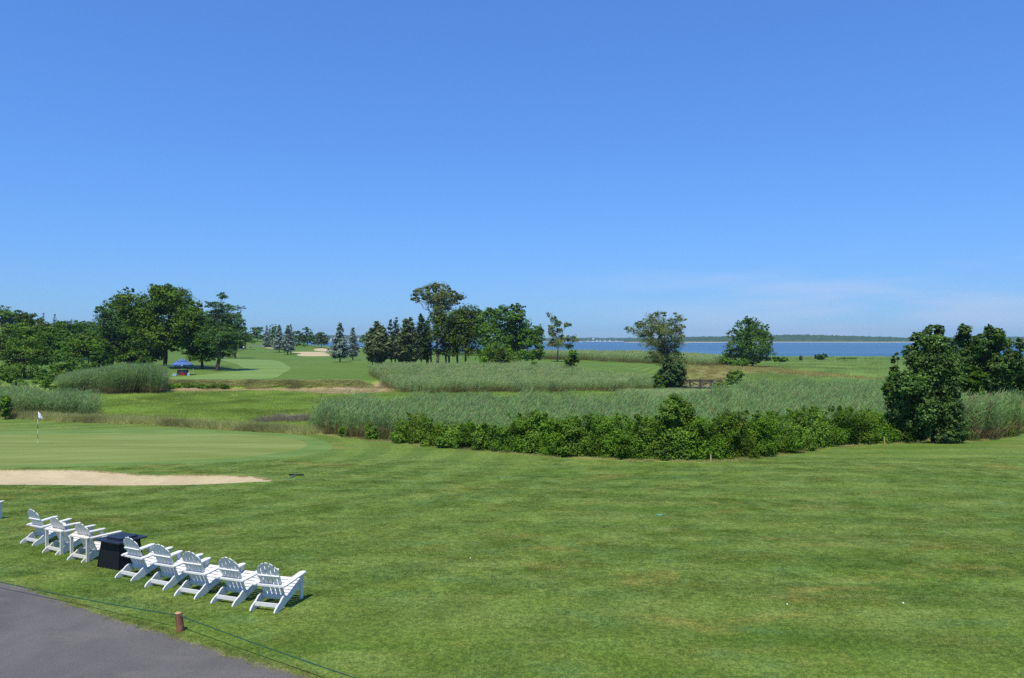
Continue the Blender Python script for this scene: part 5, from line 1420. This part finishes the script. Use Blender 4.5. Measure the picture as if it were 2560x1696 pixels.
# ------------------------------------------------------------------ small things far off on the course
M["skin"] = plain("skin", (0.42, 0.26, 0.18), .6)
def person(px, py, label, shirt, legs):
    x, y, z = P(px, py)
    me = bpy.data.meshes.new("person")
    J = {"pel": (0, 0, .95), "sp": (0, .01, 1.2), "ch": (0, 0, 1.40), "nk": (0, -.01, 1.52), "hd": (0, -.03, 1.64), "ht": (0, -.03, 1.76),
         "ls": (-.19, 0, 1.43), "le": (-.27, -.02, 1.16), "lw": (-.22, -.18, .98), "rs": (.19, 0, 1.43), "re": (.28, .03, 1.16), "rw": (.26, -.10, .92),
         "lh": (-.10, 0, .90), "lk": (-.13, -.05, .50), "la": (-.15, .02, .08), "lt": (-.16, -.14, .04), "rh": (.10, 0, .90), "rk": (.13, .0, .50), "ra": (.17, .06, .08), "rt": (.20, -.10, .04)}
    E = [("pel", "sp"), ("sp", "ch"), ("ch", "nk"), ("nk", "hd"), ("hd", "ht"), ("ch", "ls"), ("ls", "le"), ("le", "lw"), ("ch", "rs"), ("rs", "re"), ("re", "rw"), ("pel", "lh"), ("lh", "lk"), ("lk", "la"), ("la", "lt"), ("pel", "rh"), ("rh", "rk"), ("rk", "ra"), ("ra", "rt")]
    rad = dict(pel=.15, sp=.14, ch=.16, nk=.06, hd=.10, ht=.07, ls=.075, le=.05, lw=.038, rs=.075, re=.05, rw=.038, lh=.10, lk=.065, la=.045, lt=.04, rh=.10, rk=.065, ra=.045, rt=.04)
    ks = list(J); me.from_pydata([J[q] for q in ks], [(ks.index(a), ks.index(b)) for a, b in E], [])
    o = bpy.data.objects.new("person", me); COL.objects.link(o)
    md = o.modifiers.new("skin", 'SKIN')
    for i, q in enumerate(ks):
        me.skin_vertices[0].data[i].radius = (rad[q], rad[q] * .85); me.skin_vertices[0].data[i].use_root = (q == "pel")
    o.modifiers.new("sub", 'SUBSURF').levels = 1; o.modifiers["sub"].render_levels = 1
    m, nt, out = new_mat("clothing"); s_ = N(nt, "SeparateXYZ"); nt.links.new(N(nt, "TexCoord").outputs["Object"], s_.inputs[0])
    zc = s_.outputs[2]
    c_ = mixc(nt, mapr(nt, zc, .95, .97, smooth=False), legs, shirt)
    c_ = mixc(nt, mapr(nt, zc, 1.50, 1.52, smooth=False), c_, (0.42, 0.26, 0.18))
    c_ = mixc(nt, mapr(nt, zc, 1.70, 1.71, smooth=False), c_, (0.75, 0.75, 0.72))
    finish(nt, out, c_, .8, .1); me.materials.append(m)
    o.location = (x, y, z); o.rotation_euler = (0, 0, R.uniform(0, 6)); tag(o, label, "person")
person(609, 876, "person in a white shirt and dark trousers on the far fairway", (.8, .8, .8), (.03, .03, .05))
person(626, 876, "person in a dark shirt and pale shorts on the far fairway", (.06, .05, .05), (.55, .45, .38))

M["cart_white"] = plain("cart_body", (0.62, 0.62, 0.60), .3, .5)
M["cart_pink"] = plain("cart_body_warm", (0.62, 0.52, 0.48), .35, .4)
M["tyre"] = plain("tyre_rubber", (0.02, 0.02, 0.02), .8)
M["seat"] = plain("cart_seat", (0.30, 0.27, 0.22), .7)
def cart(px, py, rz, label, mt):
    x, y, z = P(px, py)
    t = thing("golf_cart", label, "golf cart", (x, y, z), rz, "golf carts on the course")
    MB().prism([(-1.15, .28), (1.15, .28), (1.20, .50), (1.0, .78), (.62, .84), (.50, .42), (-.15, .42), (-.2, .72), (-1.1, .76), (-1.18, .5)], lambda u, v, w: (u, w, v), 1.12).build("body", mt, t)
    MB().box((-.42, 0, .76), (.50, 1.05, .16)).build("seat", M["seat"], t)
    MB().box((-.70, 0, 1.02), (.12, 1.05, .42)).build("seat_back", M["seat"], t)
    MB().box((-.12, 0, 1.80), (1.75, 1.15, .07)).build("roof", M["cart_white"], t)
    for sx in (-.92, .70):
        for sy in (-.5, .5): MB().tube([(sx * (1.0 if sx < 0 else 1.05), sy, .7), (sx, sy, 1.78)], .022, 5).build("roof_post", M["black"], t)
    for sx in (-.78, .82):
        for sy in (-.52, .52):
            w_ = MB().tube([(sx, sy - .09, .22), (sx, sy + .09, .22)], .22, 12).build("wheel", M["tyre"], t)
            MB().tube([(sx, sy - .10, .22), (sx, sy + .10, .22)], .11, 10).build("rim", M["cart_white"], w_)
    MB().tube([(.42, -.25, 1.02), (.62, -.25, .82)], .03, 5).build("steering_column", M["black"], t)
    MB().box((-1.02, 0, .95), (.3, .8, .5)).build("golf_bags", M["navy_cloth"], t)
cart(664, 868, .1, "white golf cart parked behind the left far bunker", M["cart_white"])
cart(820, 879.5, 2.0, "grey golf cart beside the right far bunker", M["cart_white"])
cart(905, 871.5, 1.3, "golf cart in the gap left of the cedars", M["cart_pink"])
M["roof_blue"] = plain("blue_grey_roof", (0.10, 0.17, 0.22), .6)
x, y, z = P(602, 872)
t = thing("shelter", "small shelter with blue-grey hipped roof under the far trees", "shelter", (x, y, z), .1)
k = y / F; w_ = 7.5 * k; hr = 22 * k; he = hr - 5 * k
MB().add([(-w_, -w_, he), (w_, -w_, he), (w_, w_, he), (-w_, w_, he), (-w_ * .3, 0, hr), (w_ * .3, 0, hr)], [(0, 1, 5, 4), (2, 3, 4, 5), (1, 2, 5), (3, 0, 4), (3, 2, 1, 0)]).build("roof", M["roof_blue"], t)
for sx in (-1, 1):
    for sy in (-1, 1): MB().box((sx * w_ * .85, sy * w_ * .85, he / 2), (.2, .2, he)).build("post", M["old_wood"], t)
MB().box((0, w_ * .8, .9), (w_ * 1.6, .1, 1.8)).build("back_wall", M["old_wood"], t)
x, y, z = P(562, 897)
t = thing("plank_bench", "low white plank bench on the fairway right of the pine trunk", "bench", (x, y, z), .1)
MB().box((0, 0, .40), (1.5, .34, .06)).build("seat", M["white"], t)
for sx in (-.6, .6): MB().box((sx, 0, .185), (.08, .30, .37)).build("leg", M["white"], t)
x, y, z = P(1117, 912)
t = thing("white_sign", "small white sign on a post among the central trunks", "sign", (x, y - 1, z), .1)
MB().box((0, 0, .75), (.42, .03, .50)).build("board", M["white"], t); MB().box((0, .03, .3), (.06, .05, .8)).build("post", M["old_wood"], t)
M["stone"] = plain("grey_stone", (0.25, 0.24, 0.23), .9)
x, y, z = P(620, 868)
t = thing("low_wall", "low grey wall behind the golfers under the far trees", "wall", (x, y + 25, float(ground(x, y + 25))))
for i in range(11): MB().box((-11 + i * 2.1, 0, .45), (2.04, .45, 1.0 + .05 * math.sin(i * 2))).build("wall_block", M["stone"], t)

# ------------------------------------------------------------------ boat and houses over the water
M["foam"] = plain("foam", (0.75, 0.78, 0.80), .9)
d_ = (CH - WATER_Z) * F / 10.5
bx = ang(1716) * d_
t = thing("motorboat", "small white motorboat trailing a wake on the bay", "boat", (bx, d_, WATER_Z), 0)
hv = []
for xx, w_, b_, s_ in [(-3.6, .15, .75, 1.5), (-2.4, .8, .25, 1.35), (0, 1.15, -.1, 1.1), (3.2, 1.1, -.1, 1.0)]:
    hv += [(xx, -w_, s_), (xx, -w_ * .7, b_), (xx, w_ * .7, b_), (xx, w_, s_)]
hf = [(i * 4 + j, i * 4 + 4 + j, i * 4 + 5 + j, i * 4 + 1 + j) for i in range(3) for j in range(3)] + [(0, 1, 2, 3), (15, 14, 13, 12)] + [(i * 4, i * 4 + 3, i * 4 + 7, i * 4 + 4) for i in range(3)]
mesh_obj("hull", hv, hf, M["white"], t)
MB().prism([(-1.3, 1.1), (.8, 1.1), (.6, 2.0), (-.6, 2.0)], lambda u, v, w: (u, w, v), 1.5).build("cabin", M["white"], t)
MB().prism([(-1.32, 1.3), (-1.28, 1.3), (-.62, 1.9), (-.70, 1.9)], lambda u, v, w: (u, w, v), 1.4).build("windshield", M["black"], t)
MB().box((3.4, 0, .9), (.45, .4, 1.3)).build("outboard_motor", M["black"], t)
wv = []; n_ = 60
for i in range(n_):
    q = i / (n_ - 1); xx = 2.5 + 44 * q; w_ = 1.6 + 2.2 * q
    jj = R.uniform(.5, 1.1) * (1 - q * .7)
    wv += [(bx + xx, d_ - w_ * jj, WATER_Z + .05 + .32 * (1 - q) * R.uniform(.3, 1)), (bx + xx, d_ + w_ * jj, WATER_Z + .05 + .32 * (1 - q) * R.uniform(.3, 1))]
tag(mesh_obj("wake_foam", wv, np.array([(2 * i, 2 * i + 2, 2 * i + 3, 2 * i + 1) for i in range(n_ - 1) if R.uniform() > i / n_ * .55]), M["foam"]), "white foam wake trailing right of the motorboat", "wake", None, "stuff")
x = ang(1453) * 2300
t = thing("sailing_dinghy", "tiny white boat far out near the distant shore on the left", "boat", (x, 2300, WATER_Z), 0)
mesh_obj("hull", hv, hf, M["white"], t); MB().prism([(-.5, 1.1), (1.5, 1.1), (.3, 3.4)], lambda u, v, w: (u, w, v), .5).build("cabin", M["white"], t)
M["house"] = plain("house_white", (0.72, 0.72, 0.70), .8)
M["house_roof"] = plain("house_roof", (0.26, 0.24, 0.24), .8)
for i, (hx, w_, h_, up_, mt) in enumerate([(1470, 10, 6, 2, 0), (1482, 16, 6, 1, 0), (1492, 12, 9, 3, 0), (1500, 12, 8, 2, 0), (1512, 14, 9, 2, 0), (1524, 14, 9, 2, 0), (1540, 22, 6, 1, 0), (1483, 14, 6, 14, 1), (858 - 30, 16, 9, 8, 0), (896, 16, 10, 10, 0)]):
    d_ = 3440 + R.uniform(-25, 25) - (60 if up_ < 4 else 0)
    if up_ > 4: d_ = 3420
    t = thing("shore_house", ["small white house, %s from the left in the distant waterfront row" % ["first", "second", "third", "fourth", "fifth", "sixth", "seventh", "", "", ""][i], "pale house higher on the distant shore above the waterfront row"][1 if up_ == 14 else 0] if hx > 1000 else ("white house on the far shore glimpsed left of the larger spruce" if hx < 850 else "white house on the far shore glimpsed between spruce and cedar"),
              "house", (ang(hx) * d_, d_, WATER_Z + .3 + up_), 0, "white houses along the distant shore")
    w_ *= .55; h_ *= .55
    MB().box((0, 0, h_ / 2 - 2), (w_, 9, h_ + 4)).build("wall", M["house"], t)
    MB().prism([(-w_ * .56, h_), (w_ * .56, h_), (w_ * .25, h_ + 2), (-w_ * .25, h_ + 2)], lambda u, v, w: (u, w, v), 10).build("roof", M["house_roof"], t)
    for s_ in (-.25, .25): MB().box((w_ * s_, -4.52, h_ * .55), (w_ * .2, .06, h_ * .35)).build("window", M["navy_cloth"], t)

# ------------------------------------------------------------------ haze over the bay
HAZE = True
if HAZE:
    hb = MB().box((0, 2520, 30), (11600, 5500, 82))
    o = hb.build("haze", None, None)
    m = bpy.data.materials.new("haze"); m.use_nodes = True; nt = m.node_tree; nt.nodes.clear()
    out = nt.nodes.new("ShaderNodeOutputMaterial"); pv = nt.nodes.new("ShaderNodeVolumePrincipled")
    pv.inputs["Color"].default_value = (0.55, 0.78, 1.0, 1); pv.inputs["Density"].default_value = 0.00011; pv.inputs["Anisotropy"].default_value = 0.2
    nt.links.new(pv.outputs[0], out.inputs["Volume"]); o.data.materials.append(m)
    tag(o, "thin blue summer haze over the bay and far shore", "haze", None, "stuff")
